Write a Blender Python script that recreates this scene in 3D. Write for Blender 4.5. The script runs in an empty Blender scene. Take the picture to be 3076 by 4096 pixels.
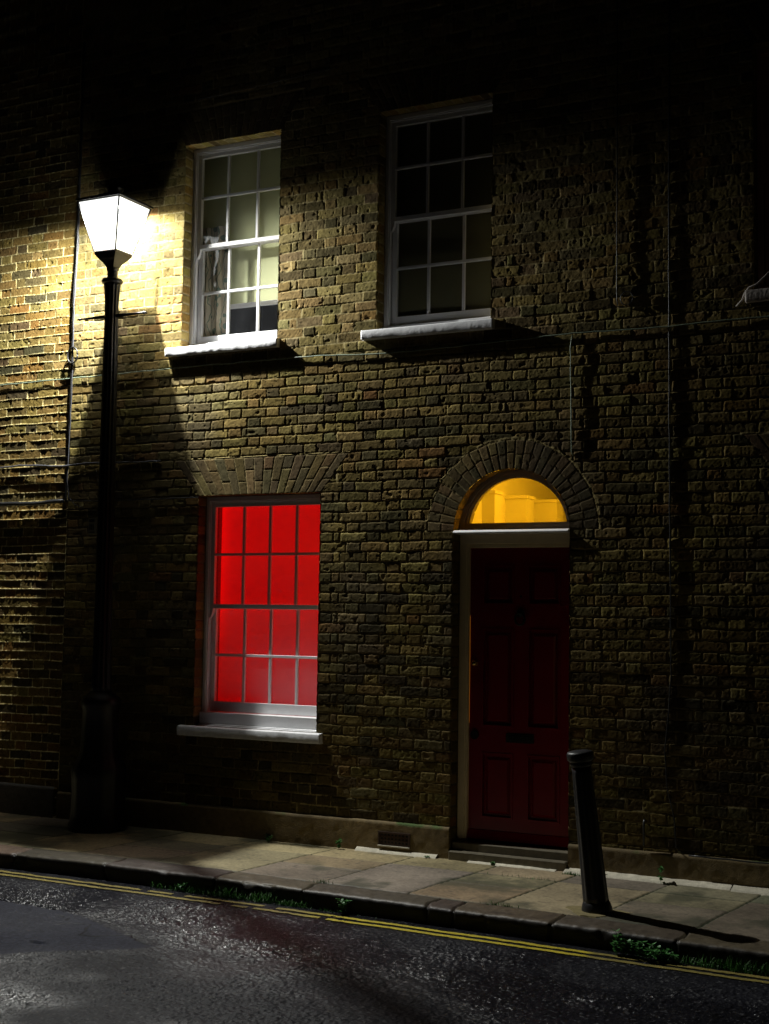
import bpy, bmesh, math, random
import numpy as np
from mathutils import Vector, Matrix, Euler
random.seed(7)
S = bpy.context.scene
COL = S.collection
R = math.radians

# ------------------------------------------------------------------ camera
cam_d = bpy.data.cameras.new("camera")
cam = bpy.data.objects.new("camera", cam_d)
COL.objects.link(cam)
cam_d.sensor_fit = 'HORIZONTAL'
cam_d.sensor_width = 24.0
cam_d.lens = 5434.23 / 3076.0 * 24.0
cam_d.clip_end = 200
yaw, pit, rol = 0.4730708855, 0.07517576, 0.01443933
Rm = (Matrix.Rotation(yaw, 3, 'Z') @ Matrix.Rotation(pit, 3, 'X') @
      Matrix(((1, 0, 0), (0, 0, -1), (0, 1, 0))) @ Matrix.Rotation(rol, 3, 'Z'))
cam.matrix_world = Matrix.Translation((4.0, -8.9388, 1.72)) @ Rm.to_4x4()
S.camera = cam

# ------------------------------------------------------------------ world: a clear night sky, no sun
w = bpy.data.worlds.new("World"); S.world = w; w.use_nodes = True
nt = w.node_tree; bg = nt.nodes['Background']
sky = nt.nodes.new('ShaderNodeTexSky'); sky.sky_type = 'NISHITA'; sky.sun_disc = False
sky.sun_elevation = R(-6); sky.sun_rotation = R(140)
nt.links.new(sky.outputs[0], bg.inputs[0]); bg.inputs[1].default_value = 0.035
S.view_settings.view_transform = 'Standard'; S.view_settings.look = 'None'
S.view_settings.exposure = 0.0; S.view_settings.gamma = 1.0
S.render.engine = 'CYCLES'
S.cycles.max_bounces = 6; S.cycles.transparent_max_bounces = 12
S.cycles.sample_clamp_indirect = 3.0
S.cycles.use_denoising = True

LX, LY, LZ = -2.950, -0.325, 4.985           # the burner of the street lamp
LAMP_W = 1400.0
LSIGN = -1

# ------------------------------------------------------------------ materials
def mat(name, col, rough=0.6, metal=0.0, spec=0.5, bump=0.0, bscale=200.0, var=0.0, vscale=6.0, coat=0.0,
        attr=False, emis=None, estr=0.0, bdist=0.002):
    m = bpy.data.materials.new(name); m.use_nodes = True
    n = m.node_tree; p = n.nodes['Principled BSDF']
    p.inputs['Roughness'].default_value = rough; p.inputs['Metallic'].default_value = metal
    p.inputs['Specular IOR Level'].default_value = spec
    p.inputs['Coat Weight'].default_value = coat
    tc = n.nodes.new('ShaderNodeTexCoord')
    src = None
    if attr:
        a = n.nodes.new('ShaderNodeAttribute'); a.attribute_name = 'tint'; src = a.outputs['Color']
    else:
        p.inputs['Base Color'].default_value = (*col, 1)
    if var > 0:
        nz = n.nodes.new('ShaderNodeTexNoise'); nz.inputs['Scale'].default_value = vscale
        nz.inputs['Detail'].default_value = 8; nz.inputs['Roughness'].default_value = 0.65
        n.links.new(tc.outputs['Object'], nz.inputs['Vector'])
        mr = n.nodes.new('ShaderNodeMapRange'); mr.inputs[1].default_value = 0.3; mr.inputs[2].default_value = 0.7
        mr.inputs[3].default_value = 1 - var; mr.inputs[4].default_value = 1 + var
        n.links.new(nz.outputs[0], mr.inputs[0])
        mx = n.nodes.new('ShaderNodeMix'); mx.data_type = 'RGBA'; mx.blend_type = 'MULTIPLY'
        mx.inputs[0].default_value = 1.0
        if src is not None: n.links.new(src, mx.inputs[6])
        else: mx.inputs[6].default_value = (*col, 1)
        n.links.new(mr.outputs[0], mx.inputs[7])
        src = mx.outputs[2]
    if src is not None: n.links.new(src, p.inputs['Base Color'])
    if bump > 0:
        nb = n.nodes.new('ShaderNodeTexNoise'); nb.inputs['Scale'].default_value = bscale
        nb.inputs['Detail'].default_value = 5
        n.links.new(tc.outputs['Object'], nb.inputs['Vector'])
        b = n.nodes.new('ShaderNodeBump'); b.inputs['Strength'].default_value = bump
        b.inputs['Distance'].default_value = bdist
        n.links.new(nb.outputs[0], b.inputs['Height']); n.links.new(b.outputs[0], p.inputs['Normal'])
    if emis:
        p.inputs['Emission Color'].default_value = (*emis, 1); p.inputs['Emission Strength'].default_value = estr
    return m

M_brick = mat('brick', None, 0.88, attr=True, var=0.22, vscale=45, bump=0.5, bscale=260, spec=0.04)
M_pave = mat('york_stone', None, 0.62, attr=True, var=0.16, vscale=70, bump=0.35, bscale=300, spec=0.4)
M_kerb = mat('granite_kerb', None, 0.5, attr=True, var=0.3, vscale=60, bump=0.6, bscale=220, spec=0.5)
M_white = mat('white_gloss_paint', (0.82, 0.82, 0.84), 0.38, var=0.05, vscale=9, bump=0.15, bscale=60)
M_sill = mat('painted_stone', (0.80, 0.80, 0.82), 0.45, var=0.12, vscale=25, bump=0.4, bscale=55, bdist=0.004)
M_cream = mat('cream_paint', (0.80, 0.68, 0.46), 0.5, var=0.08, vscale=10, bump=0.2, bscale=60)
M_farsill = mat('old_painted_stone', (0.45, 0.40, 0.36), 0.6, var=0.2, vscale=25, bump=0.8, bscale=55, bdist=0.004)
M_farframe = mat('red_brown_paint', (0.75, 0.40, 0.34), 0.5, var=0.1)
M_door = mat('dark_red_paint', (0.20, 0.004, 0.012), 0.32, var=0.12, vscale=5, bump=0.08, bscale=90)
M_iron = mat('black_painted_iron', (0.007, 0.007, 0.008), 0.42, bump=0.5, bscale=120, var=0.3, vscale=20)
M_iron2 = mat('bollard_paint', (0.018, 0.018, 0.02), 0.42, bump=0.7, bscale=110, var=0.4, vscale=18)
M_cable = mat('black_cable', (0.02, 0.02, 0.021), 0.4)
M_gcable = mat('old_green_grey_cable', (0.20, 0.25, 0.18), 0.5, var=0.4, vscale=30, bump=0.3)
M_grcable = mat('grey_cable', (0.09, 0.09, 0.10), 0.35, var=0.2, vscale=30)
M_darkmetal = mat('dark_brass', (0.03, 0.035, 0.03), 0.45, metal=0.8)
M_brass = mat('brass', (0.7, 0.5, 0.2), 0.2, metal=1.0)
M_room = mat('room_shadow', (0.008, 0.009, 0.011), 0.9)
M_blind = mat('cream_roller_blind', (0.58, 0.60, 0.34), 0.8, var=0.08, vscale=3)
M_blind2 = mat('olive_blind', (0.20, 0.19, 0.09), 0.85, var=0.1, vscale=3)
M_curtain = mat('patterned_curtain_cloth', (0.5, 0.42, 0.3), 0.9, var=0.35, vscale=14)
def print_pattern(m):
    n = m.node_tree; p = n.nodes['Principled BSDF']; tc = n.nodes.new('ShaderNodeTexCoord')
    v = n.nodes.new('ShaderNodeTexVoronoi'); v.inputs['Scale'].default_value = 11; n.links.new(tc.outputs['Object'], v.inputs['Vector'])
    nz = n.nodes.new('ShaderNodeTexWave'); nz.inputs['Scale'].default_value = 7; nz.inputs['Distortion'].default_value = 9
    n.links.new(tc.outputs['Object'], nz.inputs['Vector'])
    a = n.nodes.new('ShaderNodeMath'); a.operation = 'LESS_THAN'; a.inputs[1].default_value = .30; n.links.new(v.outputs['Distance'], a.inputs[0])
    b = n.nodes.new('ShaderNodeMath'); b.operation = 'GREATER_THAN'; b.inputs[1].default_value = .93; n.links.new(nz.outputs['Fac'], b.inputs[0])
    c = n.nodes.new('ShaderNodeMath'); c.operation = 'MAXIMUM'; n.links.new(a.outputs[0], c.inputs[0]); n.links.new(b.outputs[0], c.inputs[1])
    mx = n.nodes.new('ShaderNodeMix'); mx.data_type = 'RGBA'; mx.inputs[6].default_value = (.52, .46, .34, 1); mx.inputs[7].default_value = (.16, .22, .17, 1)
    n.links.new(c.outputs[0], mx.inputs[0]); n.links.new(mx.outputs[2], p.inputs['Base Color'])
print_pattern(M_curtain)
M_terra = mat('terracotta', (0.05, 0.028, 0.018), 0.9, var=0.2)
M_plinth = mat('plinth_render', None, 0.85, attr=True, var=0.25, vscale=30, bump=0.8, bscale=120, bdist=0.004)
M_step = mat('step_stone', (0.13, 0.11, 0.07), 0.8, var=0.3, vscale=20, bump=0.6, bscale=120)
M_fillet = mat('pale_mortar', (0.50, 0.46, 0.36), 0.8, var=0.25, vscale=25, bump=0.8, bscale=90, bdist=0.005)
M_hall = mat('hall_wall_paint', (0.80, 0.76, 0.62), 0.8, var=0.03, vscale=2)
M_grass = mat('grass_blade', (0.05, 0.18, 0.022), 0.5, var=0.3, vscale=20)
M_leaf = mat('weed_leaf', (0.06, 0.21, 0.045), 0.42, var=0.35, vscale=40)
M_drystem = mat('dry_stem', (0.30, 0.20, 0.09), 0.8)
M_panel = mat('pale_grey_panel', (0.42, 0.42, 0.48), 0.5)
M_box = mat('notice_plate', (0.42, 0.38, 0.24), 0.7, var=0.15, vscale=30)
M_ink = mat('notice_ink', (0.03, 0.03, 0.03), 0.8)

def glass_mat(name, tint=(1, 1, 1), ior=1.5, dust=0.03):
    m = bpy.data.materials.new(name); m.use_nodes = True; n = m.node_tree; n.nodes.clear()
    out = n.nodes.new('ShaderNodeOutputMaterial')
    tr = n.nodes.new('ShaderNodeBsdfTransparent'); tr.inputs[0].default_value = (*tint, 1)
    gl = n.nodes.new('ShaderNodeBsdfGlossy'); gl.inputs['Roughness'].default_value = 0.03
    tc = n.nodes.new('ShaderNodeTexCoord'); nz = n.nodes.new('ShaderNodeTexNoise')
    nz.inputs['Scale'].default_value = 4.0; nz.inputs['Detail'].default_value = 1; n.links.new(tc.outputs['Object'], nz.inputs['Vector'])
    b = n.nodes.new('ShaderNodeBump'); b.inputs['Strength'].default_value = 1.0; b.inputs['Distance'].default_value = 0.05
    n.links.new(nz.outputs[0], b.inputs['Height']); n.links.new(b.outputs[0], gl.inputs['Normal'])
    lw = n.nodes.new('ShaderNodeLayerWeight'); lw.inputs[0].default_value = .5
    pw = n.nodes.new('ShaderNodeMath'); pw.operation = 'POWER'; pw.inputs[1].default_value = 5
    n.links.new(lw.outputs['Facing'], pw.inputs[0])
    fr = n.nodes.new('ShaderNodeMapRange'); fr.inputs[3].default_value = .09; fr.inputs[4].default_value = 1
    n.links.new(pw.outputs[0], fr.inputs[0])
    mx = n.nodes.new('ShaderNodeMixShader')
    n.links.new(fr.outputs[0], mx.inputs[0]); n.links.new(tr.outputs[0], mx.inputs[1]); n.links.new(gl.outputs[0], mx.inputs[2])
    df = n.nodes.new('ShaderNodeBsdfDiffuse'); df.inputs[0].default_value = (0.7, 0.72, 0.78, 1)
    nz2 = n.nodes.new('ShaderNodeTexNoise'); nz2.inputs['Scale'].default_value = 9; nz2.inputs['Detail'].default_value = 8
    n.links.new(tc.outputs['Object'], nz2.inputs['Vector'])
    mr = n.nodes.new('ShaderNodeMapRange'); mr.inputs[3].default_value = dust * 0.3; mr.inputs[4].default_value = dust * 1.8
    n.links.new(nz2.outputs[0], mr.inputs[0])
    mx2 = n.nodes.new('ShaderNodeMixShader')
    n.links.new(mr.outputs[0], mx2.inputs[0]); n.links.new(mx.outputs[0], mx2.inputs[1]); n.links.new(df.outputs[0], mx2.inputs[2])
    n.links.new(mx2.outputs[0], out.inputs[0])
    return m
M_glass = glass_mat('window_glass', dust=0.014)
M_glassd = glass_mat('dusty_window_glass', dust=0.06)

def emit_mat(name, col, strength, mix=None):
    m = bpy.data.materials.new(name); m.use_nodes = True; n = m.node_tree; n.nodes.clear()
    out = n.nodes.new('ShaderNodeOutputMaterial')
    e = n.nodes.new('ShaderNodeEmission'); e.inputs[0].default_value = (*col, 1); e.inputs[1].default_value = strength
    if mix is None:
        n.links.new(e.outputs[0], out.inputs[0])
    else:
        t = n.nodes.new('ShaderNodeBsdfTransparent'); a = n.nodes.new('ShaderNodeMixShader'); a.inputs[0].default_value = mix
        n.links.new(t.outputs[0], a.inputs[1]); n.links.new(e.outputs[0], a.inputs[2]); n.links.new(a.outputs[0], out.inputs[0])
    return m
M_lantern = emit_mat('lit_lantern_glass', (0.97, 1.0, 0.97), 3.3, 0.5)
M_glow = emit_mat('painted_gap_glow', (1.0, 0.33, 0.02), 0.45)

def red_blind_mat():
    m = bpy.data.materials.new('backlit_red_blind'); m.use_nodes = True; n = m.node_tree
    p = n.nodes['Principled BSDF']; p.inputs['Base Color'].default_value = (0.60, 0.42, 0.48, 1); p.inputs['Roughness'].default_value = 0.8
    p.inputs['Emission Color'].default_value = (1, 0.0, 0.0, 1)
    tc = n.nodes.new('ShaderNodeTexCoord'); sp = n.nodes.new('ShaderNodeSeparateXYZ')
    n.links.new(tc.outputs['Object'], sp.inputs[0])
    # red backlight painted as emission, stronger towards the left edge of the blind
    mr = n.nodes.new('ShaderNodeMapRange'); mr.inputs[1].default_value = -2.16; mr.inputs[2].default_value = -1.98
    mr.inputs[3].default_value = .5; mr.inputs[4].default_value = 0.0
    n.links.new(sp.outputs[0], mr.inputs[0])
    pw = n.nodes.new('ShaderNodeMath'); pw.operation = 'POWER'; pw.inputs[1].default_value = 2.0
    n.links.new(mr.outputs[0], pw.inputs[0])
    zz = n.nodes.new('ShaderNodeMapRange'); zz.inputs[1].default_value = 1.4; zz.inputs[2].default_value = 1.8
    zz.inputs[3].default_value = 0.0; zz.inputs[4].default_value = 1.0
    n.links.new(sp.outputs[2], zz.inputs[0])
    ml = n.nodes.new('ShaderNodeMath'); ml.operation = 'MULTIPLY'
    n.links.new(pw.outputs[0], ml.inputs[0]); n.links.new(zz.outputs[0], ml.inputs[1])
    z2 = n.nodes.new('ShaderNodeMapRange'); z2.inputs[1].default_value = 0.9; z2.inputs[2].default_value = 2.2
    z2.inputs[3].default_value = 0.21; z2.inputs[4].default_value = 0.42
    n.links.new(sp.outputs[2], z2.inputs[0])
    ad = n.nodes.new('ShaderNodeMath'); ad.operation = 'ADD'
    n.links.new(ml.outputs[0], ad.inputs[0]); n.links.new(z2.outputs[0], ad.inputs[1])
    n.links.new(ad.outputs[0], p.inputs['Emission Strength'])
    return m
M_redblind = red_blind_mat()

# ------------------------------------------------------------------ object helpers
def tag(o, label=None, cat=None, group=None, kind=None):
    if label: o['label'] = label
    if cat: o['category'] = cat
    if group: o['group'] = group
    if kind: o['kind'] = kind
    return o
def empty(name, loc=(0, 0, 0)):
    o = bpy.data.objects.new(name, None); o.location = loc; o.empty_display_size = 0.2; COL.objects.link(o); return o
def link(name, me, m, parent=None, smooth=False):
    o = bpy.data.objects.new(name, me); COL.objects.link(o)
    if m is not None: me.materials.append(m)
    if smooth:
        me.polygons.foreach_set('use_smooth', [True] * len(me.polygons))
    if parent is not None:
        # vertices are given in world metres: keep them there whatever the parent's place
        o.parent = parent
        p = Vector((0, 0, 0)); q = parent
        while q is not None: p += q.location; q = q.parent
        if p.length > 0: me.transform(Matrix.Translation(-p))
    return o
def bm_obj(name, bm, m, parent=None, bevel=0.0, smooth=False):
    if bevel > 0:
        bmesh.ops.bevel(bm, geom=list(bm.edges), offset=bevel, segments=1, affect='EDGES', clamp_overlap=True)
    bmesh.ops.recalc_face_normals(bm, faces=bm.faces)
    me = bpy.data.meshes.new(name); bm.to_mesh(me); bm.free()
    return link(name, me, m, parent, smooth)
def box(bm, x0, x1, y0, y1, z0, z1):
    v = [bm.verts.new((x, y, z)) for x in (x0, x1) for y in (y0, y1) for z in (z0, z1)]
    for f in ((0, 1, 3, 2), (4, 6, 7, 5), (0, 4, 5, 1), (2, 3, 7, 6), (0, 2, 6, 4), (1, 5, 7, 3)):
        bm.faces.new([v[i] for i in f])
    return v
def prism(bm, pts, y0, y1):        # pts in (x,z)
    a = [bm.verts.new((x, y0, z)) for x, z in pts]; b = [bm.verts.new((x, y1, z)) for x, z in pts]
    n = len(pts)
    bm.faces.new(a); bm.faces.new(b[::-1])
    for i in range(n): bm.faces.new((a[i], b[i], b[(i + 1) % n], a[(i + 1) % n]))
def tube(bm, pts, r, seg=6, rads=None):
    pts = [Vector(p) for p in pts]; rings = []
    for i, p in enumerate(pts):
        t = (pts[min(i + 1, len(pts) - 1)] - pts[max(i - 1, 0)]).normalized()
        up = Vector((0, 1, 0)) if abs(t.y) < 0.9 else Vector((1, 0, 0))
        a = t.cross(up).normalized(); b = t.cross(a)
        rr = rads[i] if rads else r
        rings.append([bm.verts.new(p + a * rr * math.cos(k * 2 * math.pi / seg) + b * rr * math.sin(k * 2 * math.pi / seg)) for k in range(seg)])
    for i in range(len(rings) - 1):
        for k in range(seg):
            bm.faces.new((rings[i][k], rings[i + 1][k], rings[i + 1][(k + 1) % seg], rings[i][(k + 1) % seg]))
    bm.faces.new(rings[0]); bm.faces.new(rings[-1][::-1])
def lathe(bm, prof, cx, cy, seg=32, flute=None, tilt=(0, 0)):
    """prof: (z, r); flute: (z0, z1, n, depth)"""
    rings = []
    for z, r in prof:
        ring = []
        for k in range(seg):
            a = 2 * math.pi * k / seg; rr = r
            if flute and flute[0] < z < flute[1]:
                rr = r * (1 - flute[3] * (0.5 + 0.5 * math.cos(a * flute[2])))
            ring.append(bm.verts.new((cx + tilt[0] * z + rr * math.cos(a), cy + tilt[1] * z + rr * math.sin(a), z)))
        rings.append(ring)
    for i in range(len(rings) - 1):
        for k in range(seg):
            bm.faces.new((rings[i][k], rings[i][(k + 1) % seg], rings[i + 1][(k + 1) % seg], rings[i + 1][k]))
    bm.faces.new(rings[0][::-1]); bm.faces.new(rings[-1])
def rough_curve(pts, step=0.06, amp=0.003, seed=0):
    rng = random.Random(seed); out = []
    for i in range(len(pts) - 1):
        a, b = Vector(pts[i]), Vector(pts[i + 1]); n = max(1, int((b - a).length / step))
        for k in range(n):
            p = a.lerp(b, k / n)
            if k or i: p += Vector((rng.uniform(-amp, amp), rng.uniform(-amp * .5, amp * .2), rng.uniform(-amp, amp)))
            out.append(p)
    out.append(Vector(pts[-1])); return out

# ------------------------------------------------------------------ numpy noise and grids
def vnoise(X, Y, scale, seed):
    rng = np.random.RandomState(seed); T = rng.rand(256, 256).astype(np.float32)
    x = X / scale; y = Y / scale
    xi = np.floor(x).astype(np.int32); yi = np.floor(y).astype(np.int32)
    fx = (x - xi).astype(np.float32); fy = (y - yi).astype(np.float32)
    fx = fx * fx * (3 - 2 * fx); fy = fy * fy * (3 - 2 * fy)
    a = T[xi & 255, yi & 255]; b = T[(xi + 1) & 255, yi & 255]; c = T[xi & 255, (yi + 1) & 255]; d = T[(xi + 1) & 255, (yi + 1) & 255]
    return (a + (b - a) * fx + (c - a) * fy + (a - b - c + d) * fx * fy) * 2 - 1
def fbm(X, Y, scale, seed, n=3):
    s = 0; a = 1.0; t = 0
    for k in range(n):
        s = s + a * vnoise(X, Y, scale / 2 ** k, seed + k * 17); t += a; a *= 0.55
    return s / t
def sstep(a, b, x):
    t = np.clip((x - a) / (b - a), 0, 1); return t * t * (3 - 2 * t)
def grid_mesh(name, P, col, keep=None):
    n, m = P.shape[:2]
    idx = np.arange(n * m).reshape(n, m)
    q = np.stack([idx[:-1, :-1], idx[1:, :-1], idx[1:, 1:], idx[:-1, 1:]], -1)
    q = q[keep] if keep is not None else q.reshape(-1, 4)
    used = np.zeros(n * m, bool); used[q.ravel()] = True
    rm = np.cumsum(used) - 1; q = rm[q]
    V = P.reshape(-1, 3)[used].astype(np.float32); C = col.reshape(-1, 3)[used]
    me = bpy.data.meshes.new(name)
    me.vertices.add(len(V)); me.vertices.foreach_set('co', V.ravel())
    me.loops.add(len(q) * 4); me.loops.foreach_set('vertex_index', q.astype(np.int32).ravel())
    me.polygons.add(len(q)); me.polygons.foreach_set('loop_start', np.arange(0, len(q) * 4, 4, dtype=np.int32))
    me.polygons.foreach_set('loop_total', np.full(len(q), 4, np.int32))
    at = me.color_attributes.new('tint', 'FLOAT_COLOR', 'POINT')
    at.data.foreach_set('color', np.concatenate([C, np.ones((len(C), 1))], 1).astype(np.float32).ravel())
    me.update(calc_edges=True)
    return me

# ------------------------------------------------------------------ the brick wall
Z0, PITCH = 2.636, 0.0757
PARTY = -3.575
OPEN = dict(red=(-2.238, -1.124, 0.83, 2.64), ul=(-2.45, -1.54, 3.84, 5.53), ur=(-0.662, 0.263, 3.84, 5.53),
            fu=(2.135, 3.05, 3.87, 5.55), fg=(2.30, 3.41, 0.83, 2.64))
DOOR = (-0.013, 0.866, 2.325)      # left, right, springing
DCX = (DOOR[0] + DOOR[1]) / 2; DR = (DOOR[1] - DOOR[0]) / 2
rngc = np.random.RandomState(5)
NT = 65536
def palette(cols, wts, jit, seed):
    rng = np.random.RandomState(seed); c = np.array(cols); k = rng.choice(len(c), NT, p=np.array(wts) / sum(wts))
    v = c[k] * (1 + jit * rng.uniform(-1, 1, (NT, 1))) * (1 + 0.08 * rng.uniform(-1, 1, (NT, 3)))
    return v.astype(np.float32)
PAL_MAIN = palette([(.215, .155, .042), (.150, .108, .030), (.090, .070, .030), (.215, .120, .032), (.27, .20, .055), (.17, .128, .045)],
                   [5, 5, 2.2, .7, 2.5, 3], .13, 11)
PAL_UP = palette([(.30, .22, .065), (.20, .15, .05), (.13, .10, .04), (.30, .185, .05), (.36, .27, .09), (.24, .18, .08)],
                 [5, 3, 2, 1.5, 3, 2], .15, 12)
PAL_LEFT = palette([(.38, .25, .06), (.27, .18, .05), (.14, .11, .05), (.38, .21, .042), (.42, .30, .08), (.20, .14, .055)],
                   [5, 3, 2, 3, 3, 2], .15, 13)
PAL_ARCH = palette([(.17, .115, .045), (.13, .095, .045), (.21, .15, .06)], [3, 3, 1], .15, 14)
RJ = np.random.RandomState(3).uniform(-1, 1, (NT, 6)).astype(np.float32)

def row_bounds(r, seg, start_rows):
    """joint centres of Flemish bond between the ends of seg"""
    a, b = seg; S_, H_ = 0.2295, 0.1145; Q_ = 0.059
    out = [a]; x = a
    seq = [S_, H_] if r % 2 == 0 else [H_, Q_, S_, H_]
    i = 0
    while True:
        if r % 2 == 0: L = (S_, H_)[i % 2]
        else: L = seq[i] if i < 2 else (S_, H_)[i % 2]
        x += L; i += 1
        if x > b - 0.05: break
        out.append(x)
    out.append(b)
    return out

def wall_field(X, Z, left):
    """returns height above the brick face plane, colour"""
    sd = 100 if left else 0
    wz = 0.008 * vnoise(X, Z, 0.9, 21 + sd) + 0.0042 * vnoise(X, Z, 0.22, 22 + sd)
    ZZ = Z + wz
    XX = X + 0.005 * vnoise(X, Z, 0.16, 23 + sd)
    pitch = 0.0752 if left else PITCH
    z0 = 3.754 + (0.01 if left else 0) if left else Z0
    r = np.floor((ZZ - z0) / pitch).astype(np.int32)
    dv = (ZZ - z0) - r * pitch            # from the bottom joint centre
    du0 = np.full(X.shape, 0.05, np.float32); du1 = du0.copy()
    ident = np.zeros(X.shape, np.int64)
    for rr in range(r.min(), r.max() + 1):
        m = r == rr
        if not m.any(): continue
        zc = z0 + (rr + 0.5) * pitch
        if left: cuts = []; a0, b0 = -9.62, PARTY
        else:
            a0, b0 = PARTY, 6.5
            cuts = [(o[0], o[1]) for o in OPEN.values() if o[2] < zc < o[3]]
            if zc < DOOR[2]: cuts.append((DOOR[0], DOOR[1]))
            cuts.sort()
        bl = []
        x = a0
        for c in cuts + [(b0, b0)]:
            bl += row_bounds(rr, (x, c[0]), 0); x = c[1]
        bl = np.array(bl); bl = bl[np.concatenate([[True], np.diff(bl) > 1e-4])]
        # uneven perpends
        j = (np.random.RandomState(rr + 500 + sd).uniform(-1, 1, len(bl)) * 0.007); j[0] = 0
        for c in cuts:
            for e in c: j[np.abs(bl - e) < 1e-4] = 0
        bl = bl + j
        k = np.clip(np.searchsorted(bl, XX[m]) - 1, 0, len(bl) - 2)
        du0[m] = XX[m] - bl[k]; du1[m] = bl[k + 1] - XX[m]
        ident[m] = (rr + 400) * 977 + k * 7919
    dv1 = pitch - dv
    arch = np.zeros(X.shape, bool); rim = np.zeros(X.shape, bool)
    if not left:
        # flat gauged arches over the windows
        for key, o in OPEN.items():
            cx = (o[0] + o[1]) / 2; zb = o[3] - 0.004; zt = zb + 0.295
            fz = zb - 0.69
            t = (X - cx) / np.maximum(Z - fz, 1e-3); u = t * 0.69
            hw = (o[1] - o[0]) / 2 + 0.004
            m = (Z > zb) & (Z < zt) & (np.abs(u) < hw)
            n = 17; wv = 2 * hw / n; q = np.floor((u + hw) / wv).astype(int); lu = (u + hw) - q * wv
            sc = (Z - fz) / 0.69
            v = Z - zb; spl = np.where(q % 2 == 0, 0.105, 0.195)
            up = v > spl
            du0 = np.where(m, lu * sc, du0); du1 = np.where(m, (wv - lu) * sc, du1)
            dv = np.where(m, np.where(up, v - spl, v), dv); dv1 = np.where(m, np.where(up, 0.295 - v, spl - v), dv1)
            ident = np.where(m, q * 331 + up * 77 + int(cx * 1000) + 9000, ident); arch |= m
            rim |= (Z >= zt) & (Z < zt + 0.010) & (np.abs(t) * 0.985 < (o[1] - o[0]) / 2 / 0.69 + .004)
        # round arch over the door
        dx = X - DCX; dz = Z - DOOR[2]; rad = np.hypot(dx, dz); th = np.arctan2(dz, dx)
        R1 = 0.648 + 0.007 * vnoise(X, Z, 0.1, 77)
        m = (dz > 0) & (rad > DR - .03) & (rad < R1)
        n = 27; wt = math.pi / n; q = np.floor(th / wt).astype(int); lt = th - q * wt
        v = rad - DR; spl = np.where(q % 2 == 0, 0.100, 0.112); up = v > spl
        du0 = np.where(m, lt * rad, du0); du1 = np.where(m, (wt - lt) * rad, du1)
        dv = np.where(m, np.where(up, v - spl + .0015, v + .03), dv); dv1 = np.where(m, np.where(up, R1 - DR - v, spl - v + .0015), dv1)
        ident = np.where(m, q * 517 + up * 99 + 4000, ident); arch |= m
        rim |= (dz > -0.01) & (rad >= R1) & (rad < R1 + 0.014 + 0.012 * vnoise(X, Z, 0.07, 78))
    ident = ident % NT
    J = RJ[ident]
    jt = np.where(arch, 0.0016, 0.0030)
    ed = 0.0028 * vnoise(X, Z, 0.02, 31 + sd) + 0.0018 * vnoise(X, Z, 0.009, 32 + sd)
    ed = np.where(arch, ed * 0.4, ed)
    din = np.minimum(np.minimum(du0 - J[..., 0] * 0.0015, du1 + J[..., 0] * .0015), np.minimum(dv, dv1) + J[..., 1] * 0.001) - jt + ed
    # rounded corners
    cx_ = np.minimum(du0, du1); cz_ = np.minimum(dv, dv1)
    cr = np.hypot(np.clip(0.012 - cx_, 0, 1), np.clip(0.012 - cz_, 0, 1)); din = np.where(arch, din, np.minimum(din, 0.012 - jt - cr + ed + 0.003))
    face = sstep(-0.001, 0.0055, din)
    b = sstep(-0.002, 0.0025, din)
    bu = (du0 - du1); bv = (dv - dv1)
    hf = J[..., 2] * 0.0022 + J[..., 3] * 0.008 * bv + J[..., 4] * 0.004 * bu
    hf = hf * np.where(arch, 0.3, 1) + (0.0013 * fbm(X, Z, 0.045, 41 + sd) + 0.0007 * vnoise(X, Z, 0.012, 44 + sd)) * np.where(arch, .4, 1)
    chip = sstep(0.45, 0.75, fbm(X, Z, 0.05, 51 + sd, 2)) * sstep(0.03, 0.0, din) * 0.007
    hf = hf - np.where(arch, .3, 1) * (chip + 0.0045 * sstep(.84, .92, vnoise(X, Z, .014, 58 + sd)))
    mn = fbm(X, Z, 0.05, 61 + sd, 3); mn2 = fbm(X, Z, 0.5, 65 + sd, 2)
    if left:
        beds = np.minimum(dv, dv1)
        pr = np.clip(1 - (beds / 0.0072) ** 2, 0, 1)
        hm = 0.0055 * pr + 0.001 * mn - .001 * (pr <= 0)
        hf = hf - 0.0005
        face2 = sstep(-0.003, 0.003, din + .0004)
        h = hf * face2 + hm * (1 - face2)
        b = face2
        mc = np.array([.74, .63, .30]); 
    else:
        # repointed flush above the cable, eroded dark joints below
        hi = sstep(3.62, 3.76, Z + 0.05 * vnoise(X, Z, 0.3, 71))
        patch = np.clip(sstep(0.12, 0.4, fbm(X, Z, 0.35, 73, 3)) + .8 * sstep(.12, .38, fbm(X, Z, .09, 74, 2)), 0, 1)
        low = sstep(0.75, 0.45, Z) * 0.6
        fl = np.clip(hi * (0.55 + .45 * patch) + patch * 0.45 + low * patch, 0, 1)
        fl = np.where(arch, 0.75, fl)
        hm = -0.0056 + 0.0056 * fl + 0.0022 * mn
        h = (hf + 0.002) * face + hm * (1 - face)
        dark = np.array([.23, .185, .085]); light = np.array([.50, .41, .20])
        mc = dark + (light - dark) * np.clip(fl * 0.9 + .18 * mn, 0, 1)[..., None]
    c = (PAL_LEFT * .66 if left else PAL_MAIN)[ident]
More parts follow.
